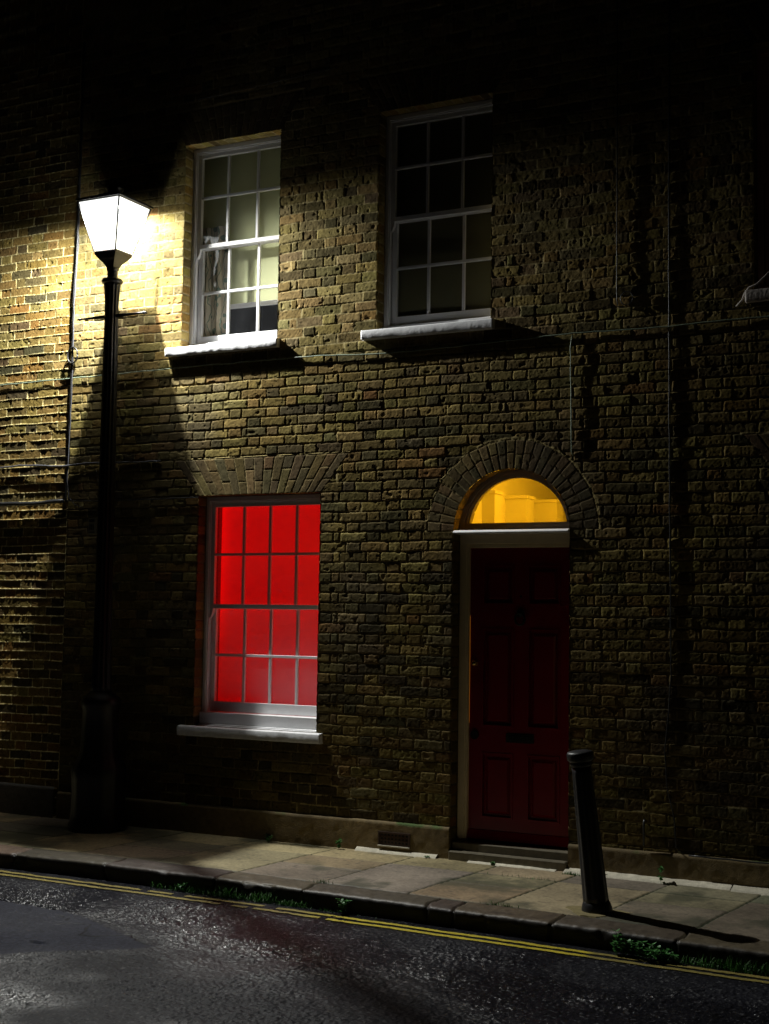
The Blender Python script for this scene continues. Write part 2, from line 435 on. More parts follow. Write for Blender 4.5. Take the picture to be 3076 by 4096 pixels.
    if not left:
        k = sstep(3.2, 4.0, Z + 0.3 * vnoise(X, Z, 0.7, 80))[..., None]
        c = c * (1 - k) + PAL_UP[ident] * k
        c = np.where(arch[..., None], PAL_ARCH[ident], c)
        soot = sstep(0.0, 0.5, fbm(X, Z, 0.8, 82, 3))[..., None] * (1 - .6 * k) * 0.42
        g = c.mean(-1, keepdims=True) * np.array([1.05, .95, .75]); c = c * (1 - soot) + g * soot * .75
        lowd = sstep(2.2, 0.3, Z)[..., None]                       # sooty lower courses, painted darker still for lamp falloff
        c = c * (1 - 0.45 * lowd) * (1 - .25 * sstep(.3, 2.2, X))[..., None]  # right end also darkened in the colour for lamp falloff
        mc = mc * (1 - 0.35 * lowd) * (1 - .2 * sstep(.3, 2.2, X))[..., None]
    mott = (1 + 0.30 * fbm(X, Z, 0.035, 84 + sd, 3))[..., None]
    spots = sstep(.62, .75, vnoise(X, Z, .013, 86 + sd))[..., None]
    c = c * .86 + c.mean(-1, keepdims=True) * np.array([1.1, .98, .8]) * .14
    c = c * mott * (1 - .55 * spots)
    mc = mc * (1 + 0.2 * mn)[..., None]
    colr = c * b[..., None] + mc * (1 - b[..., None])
    if not left:
        ra = rim
        h = np.where(ra, 0.001 + 0.004 * mn, h)
        colr = np.where(ra[..., None], np.array([.34, .27, .12]) * (1 + .3 * mn[..., None]), colr)
    return h, colr

def steps(*parts):
    out = [np.arange(a, b - 1e-6, s) for a, b, s in parts]; out.append(np.array([parts[-1][1]])); return np.concatenate(out)
def make_wall(name, xs, zs, left, parent):
    X, Z = np.meshgrid(xs, zs, indexing='ij')
    h, c = wall_field(X.astype(np.float64), Z.astype(np.float64), left)
    P = np.stack([X, -h, Z], -1)
    keep = np.ones((len(xs) - 1, len(zs) - 1), bool)
    if not left:
        xc = (xs[:-1] + xs[1:]) / 2; zc = (zs[:-1] + zs[1:]) / 2; XC, ZC = np.meshgrid(xc, zc, indexing='ij')
        e = 0.0025 * vnoise(XC, ZC, 0.035, 91)
        for o in OPEN.values():
            keep &= ~((XC > o[0] - e) & (XC < o[1] + e) & (ZC > o[2]) & (ZC < o[3]))
        keep &= ~((XC > DOOR[0] - e) & (XC < DOOR[1] + e) & (ZC <= DOOR[2]))
        keep &= ~((ZC > DOOR[2]) & (np.hypot(XC - DCX, ZC - DOOR[2]) < DR + e))
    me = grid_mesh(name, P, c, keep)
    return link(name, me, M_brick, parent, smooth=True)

house = empty('brick_house', (0, 0, 0))
tag(house, 'dark sooty stock brick house front with red lit window, arched door and yellow fanlight', 'house')
lhouse = empty('brick_house', (-5, 0, 0))
tag(lhouse, 'neighbouring yellow brick house wall with raised pale mortar lines, left of the street lamp', 'house')
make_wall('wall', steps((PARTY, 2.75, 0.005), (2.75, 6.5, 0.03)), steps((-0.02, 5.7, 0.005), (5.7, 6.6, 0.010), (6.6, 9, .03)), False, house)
make_wall('wall', steps((-9.5, -4.75, 0.03), (-4.75, PARTY, 0.005)), steps((-0.02, 5.7, 0.005), (5.7, 6.6, 0.010), (6.6, 9, .03)), True, lhouse)

def reveal(outline, y0, y1, seed, parent, depth_n=24, name='brick_reveal'):
    """brick returns of an opening; outline = list of (x,z)"""
    pts = [np.array(p) for p in outline]; L = [0]
    P = []
    for i in range(len(pts) - 1):
        n = max(1, int(np.linalg.norm(pts[i + 1] - pts[i]) / 0.006))
        for k in range(n): P.append(pts[i] + (pts[i + 1] - pts[i]) * k / n)
    P.append(pts[-1]); P = np.array(P)
    T = np.gradient(P, axis=0); T /= np.linalg.norm(T, axis=1, keepdims=True) + 1e-9
    N = np.stack([T[:, 1], -T[:, 0]], 1)
    s = np.concatenate([[0], np.cumsum(np.linalg.norm(np.diff(P, axis=0), axis=1))])
    vert = np.abs(T[:, 1]) > 0.9
    ph = np.where(vert, P[:, 1] - Z0, s)
    ys = np.linspace(y0, y1, depth_n)
    PH, YY = np.meshgrid(ph, ys, indexing='ij')
    r = np.floor(PH / PITCH).astype(int); d = np.minimum(PH - r * PITCH, (r + 1) * PITCH - PH)
    half = np.where(r % 2 == 0, 0.108, 0.22)
    dj = np.abs(YY - half)
    din = np.minimum(d, dj) - 0.004 + 0.002 * vnoise(PH, YY, 0.02, seed)
    b = sstep(-0.002, 0.006, din)
    hh = (b - 1) * 0.006 + 0.0015 * vnoise(PH, YY, 0.03, seed + 1)
    ident = ((r + 400) * 977 + (YY > half) * 313 + seed * 41) % NT
    zz = P[:, 1][:, None]
    k = sstep(3.2, 4.0, zz + 0 * YY)[..., None]
    c = PAL_MAIN[ident] * (1 - k) + PAL_UP[ident] * k
    c = c * 0.8 * (1 + .25 * fbm(PH, YY, .03, seed + 2))[..., None]
    mcol = (np.array([.12, .10, .06]) * (1 - k) + np.array([.34, .28, .16]) * k)
    c = c * b[..., None] + mcol * (1 - b[..., None])
    G = np.stack([P[:, 0][:, None] + N[:, 0][:, None] * hh, YY, P[:, 1][:, None] + N[:, 1][:, None] * hh], -1)
    return link(name, grid_mesh(name, G, c), M_brick, parent, smooth=True)

# ------------------------------------------------------------------ sash windows
def light_frame(bm, x0, x1, z0, z1, wl, wr, wt, wb, y0, y1):
    box(bm, x0, x0 + wl, y0, y1, z0, z1); box(bm, x1 - wr, x1, y0, y1, z0, z1)
    box(bm, x0 + wl, x1 - wr, y0, y1, z1 - wt, z1); box(bm, x0 + wl, x1 - wr, y0, y1, z0, z0 + wb)
def bars(bm, x0, x1, z0, z1, xs, zs, y0, y1, wdt=0.021):
    zl = [z0] + sorted(zs) + [z1]
    for z in zs: box(bm, x0, x1, y0 + .001, y1 - .001, z - wdt / 2, z + wdt / 2)
    for x in xs:
        for a, b in zip(zl[:-1], zl[1:]):
            aa = a + (wdt / 2 if a != z0 else 0); bb = b - (wdt / 2 if b != z1 else 0)
            box(bm, x - wdt / 2, x + wdt / 2, y0 + .003, y1 - .003, aa, bb)
def sash_window(key, mull, rows, meet, glassb, sillx, sillz, M=M_white, MS=M_sill, label=None, subsill=False, ext=.075):
    xl, xr, zb, zt = OPEN[key]
    xo = xr; xr = xr + ext
    bm = bmesh.new()
    # box frame, moulded in steps
    light_frame(bm, xl + .002, xr - .002, zb + .0, zt - .002, .030, .030, .035, .05, .105, .205)
    light_frame(bm, xl + .032, xr - .032, zb + .05, zt - .037, .010, .010, .012, .012, .112, .121)
    win = bm_obj('window', bm, M, house, bevel=.0025)
    if label: win['label'] = label
    sd = len(key) * 3 + int(abs(xl) * 10)
    reveal([(xl, zb), (xl, zt), (xo, zt)], -0.003, 0.30, sd, house)
    reveal([(xo, zt), (xo, zb)], -0.003, 0.104, sd + 5, house, 12)
    sx0, sx1 = xl + .040, xr - .040
    gx0, gx1 = sx0 + .038, sx1 - .038
    yU0, yU1, yL0, yL1 = .122, .156, .160, .196
    mt = meet
    bm = bmesh.new()      # upper sash, outermost
    light_frame(bm, sx0, sx1, mt - .016, zt - .045, .038, .038, .038, .034, yU0, yU1)
    bars(bm, gx0, gx1, mt + .018, zt - .083, mull, [rows[0]], yU0 + .002, yU1 - .004)
    for x in (sx0, sx1 - .038):                    # horns
        prism(bm, [(x, mt - .016), (x + .036, mt - .016), (x + .030, mt - .05), (x + .014, mt - .085), (x, mt - .095)], yU0 + .001, yU1 - .001)
    us = bm_obj('sash', bm, M, win, bevel=.0018)
    bm = bmesh.new()
    light_frame(bm, sx0 + .001, sx1 - .001, glassb - .080, mt + .012, .038, .038, .030, .080, yL0, yL1)
    bars(bm, gx0, gx1, glassb, mt - .018, mull, [rows[1]], yL0 + .002, yL1 - .004)
    ls = bm_obj('sash', bm, M, win, bevel=.0018)
    for (z0, z1, y, tl) in ((mt + .010, zt - .08, yU0 + .017, .004), (glassb - .006, mt - .01, yL0 + .017, -.004)):
        bm = bmesh.new()
        f = [bm.verts.new(p) for p in ((gx0 - .004, y, z0), (gx1 + .004, y + tl, z0), (gx1 + .004, y + tl, z1), (gx0 - .004, y, z1))]
        bm.faces.new(f)
        bm_obj('pane', bm, M_glassd if key == 'red' else M_glass, win)
    bm = bmesh.new()
    if subsill:
        box(bm, xl + .003, xo - .003, .070, .158, zb + .012, glassb - .082)
        box(bm, xl + .003, xo - .003, .050, .104, zb - .01, zb + .010)
    else:
        box(bm, xl + .003, xo - .003, .085, .158, zb - .012, glassb - .082)
    bm_obj('sill_board', bm, M, win, bevel=.004)
    # projecting painted stone sill with a worn lower edge
    x0, x1 = sillx; z0, z1 = sillz
    nx = int((x1 - x0) / .012); prof = [(-.046, z0 + .0), (-.049, z0 + .006), (-.050, z1 - .008), (-.045, z1), (.0, z1 + .004), (.10, z1 + .012)]
    prof = [(.02, z0)] + prof
    g = np.zeros((nx + 1, len(prof), 3)); xs = np.linspace(x0, x1, nx + 1)
    for j, (y, z) in enumerate(prof):
        n1 = vnoise(xs * 1.0, np.full(nx + 1, j * .013 + z0), .03, 300 + j); n2 = vnoise(xs, np.full(nx + 1, z0), .25, 310)
        a = .0013 if j in (1, 2) else .0004
        g[:, j, 0] = xs; g[:, j, 1] = y + a * .6 * n1; g[:, j, 2] = z + a * n1 + .0007 * n2
    me = grid_mesh('sill', g, np.full(g.shape, .7))
    bmx = bmesh.new(); bmx.from_mesh(me)
    bmx.verts.ensure_lookup_table()
    for e in (0, nx):
        ring = [v for v in bmx.verts if abs(v.co.x - xs[e]) < 1e-5]
        ring.sort(key=lambda v: 0)
        pts = [g[e, j] for j in range(len(prof))]
        vs = [min(ring, key=lambda v: (v.co - Vector(p)).length) for p in pts]
        back = bmx.verts.new((xs[e], .10, z0))
        try: bmx.faces.new(vs + [back] if e == 0 else (vs + [back])[::-1])
        except ValueError: pass
    bmesh.ops.recalc_face_normals(bmx, faces=bmx.faces); bmx.to_mesh(me); bmx.free()
    link('sill', me, MS, win)
    return win, (gx0, gx1, yL1)

def back_room(win, xl, xr, zb, zt, m=M_room, y0=.21, y1=1.6):
    bm = bmesh.new()
    box(bm, xl - .25, xr + .25, y0, y1, zb - .15, zt + .15)
    # open towards the window
    for f in list(bm.faces):
        if all(abs(v.co.y - y0) < 1e-5 for v in f.verts): bm.faces.remove(f)
    bm_obj('room_shell', bm, m, win)
    bm = bmesh.new()                                     # inner lining hides the wall's thickness
    light_frame(bm, xl - .26, xr + .26, zb - .16, zt + .16, .265, .20, .165, .165, .206, .209)
    bm_obj('inner_lining', bm, m, win)

# red window
wr, _ = sash_window('red', [-1.891, -1.648, -1.405], [2.178, 1.379], 1.765, 1.012, (-2.362, -1.068), (.748, .822), subsill=True, ext=.042)
xl, xr, zb, zt = OPEN['red']
bm = bmesh.new(); box(bm, xl + .06, xr - .01, .245, .249, .80, 2.75); bm_obj('blind', bm, M_redblind, wr)
bm = bmesh.new(); box(bm, xl - .02, xl + .055, .215, .26, .78, 2.75)
bm_obj('blind_side_channel', bm, mat('dark_red_channel', (.2, .01, .01), .6, emis=(1, 0, 0), estr=.04), wr)  # faint emission stands in for red room light on the channel
back_room(wr, xl, xr, zb, zt)
# upper left window
wl, _ = sash_window('ul', [-2.117, -1.832], [5.112, 4.325], 4.704, 3.965, (-2.575, -1.512), (3.782, 3.850))
xl, xr, zb, zt = OPEN['ul']
bm = bmesh.new(); box(bm, xl - .05, xr + .1, .268, .271, 4.24, 5.60); bm_obj('blind', bm, M_blind, wl)
bm = bmesh.new(); box(bm, xl - .05, xr + .1, .262, .277, 4.20, 4.24); bm_obj('blind_bar', bm, M_white, wl, bevel=.003)
def curtain(x0, x1, y, z0, z1, folds, amp, parent, m, name='curtain'):
    xs = np.linspace(x0, x1, 70); zs = np.linspace(z0, z1, 8); X, Z = np.meshgrid(xs, zs, indexing='ij')
    ph = (X - x0) / (x1 - x0) * folds * 2 * math.pi
    Y = y + amp * np.sin(ph) + amp * .4 * np.sin(ph * 2.3 + Z)
    return link(name, grid_mesh(name, np.stack([X, Y, Z], -1), np.ones(X.shape + (3,)) * .5), m, parent, smooth=True)
cu = curtain(xl - .04, -2.165, .245, 3.8, 4.9, 2.6, .012, wl, M_curtain)
back_room(wl, xl, xr, zb, zt)
# upper right window
wu, _ = sash_window('ur', [-.318, -.030], [5.118, 4.350], 4.722, 3.975, (-.772, .298), (3.776, 3.846))
xl, xr, zb, zt = OPEN['ur']
bm = bmesh.new(); box(bm, xl - .05, xr + .1, .235, .238, 3.80, 5.60); bm_obj('blind', bm, M_blind2, wu)
back_room(wu, xl, xr, zb, zt)
# far right windows, mostly outside the picture
wf, _ = sash_window('fu', [2.48, 2.77], [5.12, 4.36], 4.73, 4.00, (2.085, 3.15), (3.80, 3.878), M=M_farframe, MS=M_farsill)
xl, xr, zb, zt = OPEN['fu']
bm = bmesh.new(); box(bm, xl - .05, xr + .1, .235, .238, 3.80, 5.60); bm_obj('blind', bm, M_blind2, wf); back_room(wf, xl, xr, zb, zt)
wg, _ = sash_window('fg', [2.58, 2.86, 3.14], [2.178, 1.379], 1.765, 1.012, (2.225, 3.50), (.748, .822), subsill=True, MS=M_farsill)
xl, xr, zb, zt = OPEN['fg']
bm = bmesh.new(); box(bm, xl - .05, xr + .1, .235, .238, .80, 2.75); bm_obj('blind', bm, M_blind2, wg); back_room(wg, xl, xr, zb, zt)

# ------------------------------------------------------------------ doorway
arc = [(DCX - DR * math.cos(math.pi * k / 40), DOOR[2] + DR * math.sin(math.pi * k / 40)) for k in range(41)]
reveal([(DOOR[0], 0)] + arc, -0.003, 0.32, 37, house)
reveal([arc[-1], (DOOR[1], 0)], -0.003, 0.106, 39, house, 12)
dl, dr = DOOR[0] + .003, DOOR[1] + .047
DMX = (dl + dr) / 2
bm = bmesh.new()
for (y0, y1, wd, a) in ((.108, .19, .052, 0), (.116, .19, .018, .052)):
    box(bm, dl + a, dl + a + wd, y0, y1, .06, 2.235); box(bm, dr - a - wd, dr - a, y0, y1, .06, 2.235)
box(bm, dl + .0, dr - .0, .108, .19, 2.2355, 2.306)
box(bm, dl + .0701, dr - .0701, .125, .19, 2.210, 2.235)
dframe = bm_obj('door_frame', bm, M_cream, house, bevel=.003)
bm = bmesh.new(); pf = [(.185, 2.3065), (-.020, 2.3065), (-.022, 2.314), (-.017, 2.322), (-.002, 2.331), (.185, 2.334)]   # weathered nosing
e0 = [bm.verts.new((DOOR[0] + .002, y, z)) for y, z in pf]; e1 = [bm.verts.new((DOOR[1] - .004, y, z)) for y, z in pf]
bm.faces.new(e0); bm.faces.new(e1[::-1])
for q in range(6): bm.faces.new((e0[q], e1[q], e1[(q + 1) % 6], e0[(q + 1) % 6]))
bm_obj('transom_ledge', bm, M_white, house, bevel=.001)
# fanlight
bm = bmesh.new()
box(bm, dl, dr, .112, .18, 2.3345, 2.372); box(bm, dl + .03, dr - .03, .120, .175, 2.3725, 2.388)
def ringpts(r0, r1, y0, y1, n=40, z=2.333):
    A = []
    for k in range(n + 1):
        t = math.pi * k / n; c, s = math.cos(t), math.sin(t)
        A.append([bm.verts.new((DCX + r * c, y, z + r * s)) for r, y in ((r0, y0), (r1, y0), (r1, y1), (r0, y1))])
    for k in range(n):
        for j in range(4): bm.faces.new((A[k][j], A[k][(j + 1) % 4], A[k + 1][(j + 1) % 4], A[k + 1][j]))
ringpts(DR - .030, DR + .004, .110, .18); ringpts(DR - .050, DR - .0302, .121, .175); ringpts(DR - .062, DR - .0502, .132, .170)
fan = bm_obj('fanlight', bm, M_farsill, house, smooth=False)
fan.data.materials[0] = mat('fanlight_paint', (.30, .25, .20), .5, var=.1)
bm = bmesh.new()
pp = [bm.verts.new((DCX + (DR - .055) * math.cos(math.pi * k / 40), .150, 2.375 + (DR - .06) * .99 * math.sin(math.pi * k / 40))) for k in range(41)]
bm.faces.new(pp); bm_obj('pane', bm, M_glass, fan)
# panelled door
dx0, dx1 = dl + .0708, dr - .0708
bm = bmesh.new()
Y0 = .150
cols = ((dx0 + .095, DMX - .052), (DMX + .052, dx1 - .095))
rws = ((1.80, 2.085), (.93, 1.63), (.285, .745))
xs_ = [dx0, cols[0][0], cols[0][1], cols[1][0], cols[1][1], dx1]
zs_ = [.165, rws[2][0], rws[2][1], rws[1][0], rws[1][1], rws[0][0], rws[0][1], 2.207]
for i in (0, 2, 4): box(bm, xs_[i], xs_[i + 1], Y0, .19, zs_[0], zs_[-1])
for i in (1, 3):
    for j in (0, 2, 4, 6): box(bm, xs_[i], xs_[i + 1], Y0, .19, zs_[j], zs_[j + 1])
    for j in (1, 3, 5):
        x0, x1, z0, z1 = xs_[i], xs_[i + 1], zs_[j], zs_[j + 1]
        box(bm, x0, x1, Y0 + .022, .185, z0, z1)
        a = [bm.verts.new(p) for p in ((x0 + .03, Y0 + .022, z0 + .03), (x1 - .03, Y0 + .022, z0 + .03), (x1 - .03, Y0 + .022, z1 - .03), (x0 + .03, Y0 + .022, z1 - .03))]
        c = [bm.verts.new(p) for p in ((x0 + .05, Y0 + .006, z0 + .05), (x1 - .05, Y0 + .006, z0 + .05), (x1 - .05, Y0 + .006, z1 - .05), (x0 + .05, Y0 + .006, z1 - .05))]
        for q in range(4): bm.faces.new((a[q], a[(q + 1) % 4], c[(q + 1) % 4], c[q]))
        bm.faces.new(c)
        for (p0, p1, r0, r1) in ((x0, x0 + .012, z0, z1), (x1 - .012, x1, z0, z1), (x0 + .012, x1 - .012, z0, z0 + .012), (x0 + .012, x1 - .012, z1 - .012, z1)):
            box(bm, p0, p1, Y0 - .006, Y0 + .02, r0, r1)
door = bm_obj('front_door', bm, M_door, house)
bm = bmesh.new()
prism_pts = None
v = box(bm, dx0 + .002, dx1 - .002, .115, .149, .135, .20)
for q in v:
    if q.co.y < .12 and q.co.z > .18: q.co.y = .140
bm_obj('weatherboard', bm, M_door, door, bevel=.002)
bm = bmesh.new()
bmesh.ops.create_uvsphere(bm, u_segments=16, v_segments=10, radius=.020, matrix=Matrix.Translation((.103, .130, 1.378)))
bmesh.ops.create_cone(bm, cap_ends=True, segments=16, radius1=.022, radius2=.012, depth=.008, matrix=Matrix.Translation((.103, .146, 1.378)) @ Matrix.Rotation(R(-90), 4, 'X'))
bm_obj('lock_knob', bm, M_brass, door, smooth=True)
bm = bmesh.new()
bmesh.ops.create_cone(bm, cap_ends=True, segments=20, radius1=.03, radius2=.026, depth=.012, matrix=Matrix.Translation((DMX, .145, 1.775 - .03)) @ Matrix.Rotation(R(-90), 4, 'X'))
ring = [(DMX + .036 * math.cos(t), .130, 1.70 + .042 * math.sin(t)) for t in [2 * math.pi * k / 20 for k in range(21)]]
tube(bm, ring, .008, 8); bm_obj('door_knocker', bm, M_darkmetal, door, smooth=True)
bm = bmesh.new()
bmesh.ops.create_uvsphere(bm, u_segments=12, v_segments=8, radius=.009, matrix=Matrix.Translation((DMX, .147, 1.86))); bm_obj('spyhole', bm, M_darkmetal, door)
bm = bmesh.new(); box(bm, DMX - .105, DMX + .105, .142, .1495, .825, .89); box(bm, DMX - .085, DMX + .085, .137, .1415, .84, .875)
bm_obj('letter_plate', bm, M_darkmetal, door, bevel=.003)
bm = bmesh.new(); bmesh.ops.create_cone(bm, cap_ends=True, segments=20, radius1=.032, radius2=.028, depth=.014, matrix=Matrix.Translation((dx0 + .045, .143, .865)) @ Matrix.Rotation(R(-90), 4, 'X'))
bm_obj('door_handle', bm, M_darkmetal, door)
bm = bmesh.new(); box(bm, dx0 - .0025, dx0 - .0005, .1475, .1495, .95, 1.72); bm_obj('gap_glow_strip', bm, M_glow, door)  # glowing strip stands in for hall light leaking past the door edge
bm = bmesh.new(); box(bm, DOOR[0] + .004, DOOR[1] - .004, .02, .30, -.02, .118)
box(bm, DOOR[0] + .004, DOOR[1] - .004, -.045, .0195, -.02, .062)
bm_obj('doorstep', bm, M_step, house, bevel=.006)
# hall behind the fanlight
bm = bmesh.new()
hx0, hx1, hy1, hz1 = -.10, 1.15, 3.4, 3.05
box(bm, hx0, hx1, .215, hy1, 2.0, hz1)
for f in list(bm.faces):
    if all(abs(q.co.y - .215) < 1e-5 for q in f.verts): bm.faces.remove(f)
light_frame(bm, hx0, hx1, 2.0, hz1, .105, .29, .27, .30, .205, .2145)
for xk, yk in ((.007, .88), (.085, 1.36), (.18, 1.80)):    # door cases and panelling along the left hall wall
    box(bm, hx0 - .001, xk, yk - .16, yk, 2.0, 2.66)
    box(bm, hx0 - .001, xk + .012, yk - .18, yk + .02, 2.6601, 2.685)
box(bm, hx0 - .001, hx0 + .02, .25, hy1, 2.93, 2.96)
hall = bm_obj('hall', bm, M_hall, fan)
ld = bpy.data.lights.new('hall_lamp', 'POINT'); ld.energy = 17.0; ld.color = (1, .50, .014); ld.shadow_soft_size = .06
lo = bpy.data.objects.new('hall_lamp', ld); lo.location = (.85, .62, 2.88); COL.objects.link(lo)

# ------------------------------------------------------------------ plinths, vent, fillet
def rough_slab(name, x0, x1, prof, m, parent, seed, col=None, dx=.012, amp=.003, moss=False):
    nx = max(2, int((x1 - x0) / dx)); xs = np.linspace(x0, x1, nx + 1)
    pr = []
    for a, b in zip(prof[:-1], prof[1:]):
        n = max(1, int(math.hypot(b[0] - a[0], b[1] - a[1]) / .012))
        pr += [(a[0] + (b[0] - a[0]) * k / n, a[1] + (b[1] - a[1]) * k / n) for k in range(n)]
    pr.append(prof[-1]); pr = np.array(pr)
    X = np.repeat(xs[:, None], len(pr), 1); sarr = np.concatenate([[0], np.cumsum(np.hypot(*np.diff(pr, axis=0).T))])
    SS = np.repeat(sarr[None], nx + 1, 0)
    n1 = fbm(X, SS + 3, .06, seed); n2 = fbm(X, SS + 3, .4, seed + 9)
    Y = pr[:, 0][None] + amp * (n1 + n2); Z = pr[:, 1][None] + amp * n1 * .8 + amp * n2
    c = np.array(col)[None, None] * (1 + .25 * n2 + .2 * n1)[..., None]
    if moss:
        mm = (sstep(.1, .5, fbm(X, SS, .12, seed + 20)) * (pr[:, 1][None] > prof[2][1] - .02))[..., None]
        c = c * (1 - mm) + np.array([.06, .11, .02]) * mm
    me = grid_mesh(name, np.stack([X, Y, Z], -1), c)
    bmx = bmesh.new(); bmx.from_mesh(me)
    eds = [e for e in bmx.edges if e.is_boundary]
    for xe in (x0, x1):
        es = [e for e in eds if all(abs(q.co.x - xe) < 1e-4 for q in e.verts)]
        if es:
            try: bmesh.ops.edgeloop_fill(bmx, edges=es)
            except Exception: pass
    bmx.to_mesh(me); bmx.free()
    return link(name, me, m, parent, smooth=False)
PC = (.16, .115, .05)
def plinth(x0, x1, zt, seed, parent, c=PC): return rough_slab('plinth', x0, x1, [(-.022, -.02), (-.024, zt - .012), (-.014, zt), (.02, zt + .006)], M_plinth, parent, seed, c, moss=True)
pl = plinth(PARTY + .006, -.016, .218, 400, house)
plinth(.872, 3.4, .182, 420, house); plinth(3.405, 6.5, .182, 430, house)
rough_slab('plinth', -9.5, -3.60, [(-.03, -.02), (-.032, .235), (-.022, .247), (.02, .255)], M_plinth, lhouse, 440, (.10, .09, .075))
bm = bmesh.new()
light_frame(bm, -.575, -.318, .05, .150, .012, .012, .012, .010, -.032, -.020)
for k in range(8):
    for j in range(3):
        x = -.558 + k * .0285; z = .064 + j * .026
        light_frame(bm, x, x + .0275, z, z + .025, .006, .006, .006, .006, -.029, -.021)
bm_obj('air_vent', bm, M_terra, pl, bevel=0)
bm = bmesh.new(); box(bm, -.562, -.331, -.0262, -.0255, .062, .145); bm_obj('vent_hole', bm, M_room, pl)
bm = bmesh.new(); box(bm, -.575, -.318, -.040, -.030, .044, .054); bm_obj('vent_sill', bm, M_fillet, pl, bevel=.002)
FC = (.66, .61, .48)
MF = mat('pale_mortar_tint', None, .8, attr=True, var=.2, vscale=25, bump=.8, bscale=90, bdist=.005)
for (a, b, d, hgt, sd) in ((-.75, -.10, .055, .016, 1), (.15, .80, .075, .010, 2), (.86, 1.98, .085, .018, 3), (1.99, 4.5, .115, .020, 4)):
    rough_slab('mortar_fillet', a, b, [(-d - .01, -.004), (-d, hgt * .5), (-.03, hgt + .006), (.0, hgt + .012)] if sd != 2 else [(-d - .01, -.004), (-d, hgt * .6), (-.046, hgt), (-.044, hgt)], MF, house, 450 + sd, FC, amp=.005)

# ------------------------------------------------------------------ pavement, kerb, road
def kerb_y(x): return float(np.interp(x, [-10, -2.9, -2.2, -1.3, -.4, .5, 1.3, 2.5, 7], [-1.47, -1.447, -1.412, -1.418, -1.452, -1.49, -1.528, -1.608, -1.80]))
KY = np.vectorize(kerb_y)
ZR = -.115
def ring_field(X, Y):
    """stone flags: returns height and colour"""
    n = vnoise(X, Y, .5, 501) * .006
    XX = X - .105 * (Y + .4) + n + .0; YY = Y + .006 * vnoise(X, Y, .4, 502)
    strip = (YY < -.385).astype(int)
    jA = np.array([-9, -8.1, -7.2, -6.4, -5.5, -4.6, -3.75, -2.95, -2.3, -1.62, -.94, -.30, .345, .93, 1.56, 2.15, 2.8, 3.6, 4.5, 5.4, 6.3, 7.2])
    k = np.clip(np.searchsorted(jA, XX.ravel()).reshape(X.shape) - 1, 0, len(jA) - 2)
    du = np.minimum(XX - jA[k], jA[k + 1] - XX)
    # every other flag is cut again lengthwise
    cut = np.array([-.72, -.385, -.70, -.82])[k % 4]
    dv = np.minimum(np.abs(YY + .385), 9)
    third = (k % 2 == 0) & (YY < -.72)
    dv = np.where(k % 2 == 0, np.minimum(dv, np.abs(YY + .72 + .04 * ((k % 4) == 0))), dv)
    ky = KY(X[:, 0])[:, None]; back = np.abs(YY - (ky + .24))
    dv = np.minimum(dv, back)
    ident = (k * 31 + strip * 517 + third * 91 + 7) % NT
    d = np.minimum(du, dv) - .0045 + .002 * vnoise(X, Y, .03, 503)
    b = sstep(0, .006, d)
    J = RJ[ident]
    h = b * (.006 + J[..., 0] * .0022 + J[..., 1] * .003 * (X - np.round(X))) + .0015 * fbm(X, Y, .12, 505) + .0006 * vnoise(X, Y, .015, 506)
    pal = palette([(.27, .22, .13), (.22, .19, .13), (.32, .26, .14), (.18, .16, .11)], [3, 3, 2, 2], .12, 21)
    c = pal[ident] * (1.12 + .60 * fbm(X, Y, .35, 508, 5) + .24 * vnoise(X, Y, .014, 509))[..., None]
    mo = (sstep(.05, .45, fbm(X, Y, .4, 511, 4)) * .75)[..., None]
    c = c * (1 - mo) + np.array([.055, .06, .035]) * mo
    st = sstep(.70, .78, vnoise(X, Y, .035, 515))[..., None] * .4
    c = c * (1 - st) + np.array([.05, .045, .04]) * st
    c = c * b[..., None] + np.array([.035, .045, .02]) * (1 - b[..., None])
    return h - .006, c
xs = steps((-9.5, -4.6, .05), (-4.6, 2.75, .0085), (2.75, 7, .05))
vs = np.linspace(0, 1, 170)
X = np.repeat(xs[:, None], len(vs), 1); ky = KY(xs)[:, None]
Y = .02 + (ky + .238 - .02) * vs[None]
h, c = ring_field(X, Y)
pm = link('pavement', grid_mesh('pavement', np.stack([X, Y, h], -1), c), M_pave, None, True); tag(pm, kind='structure')
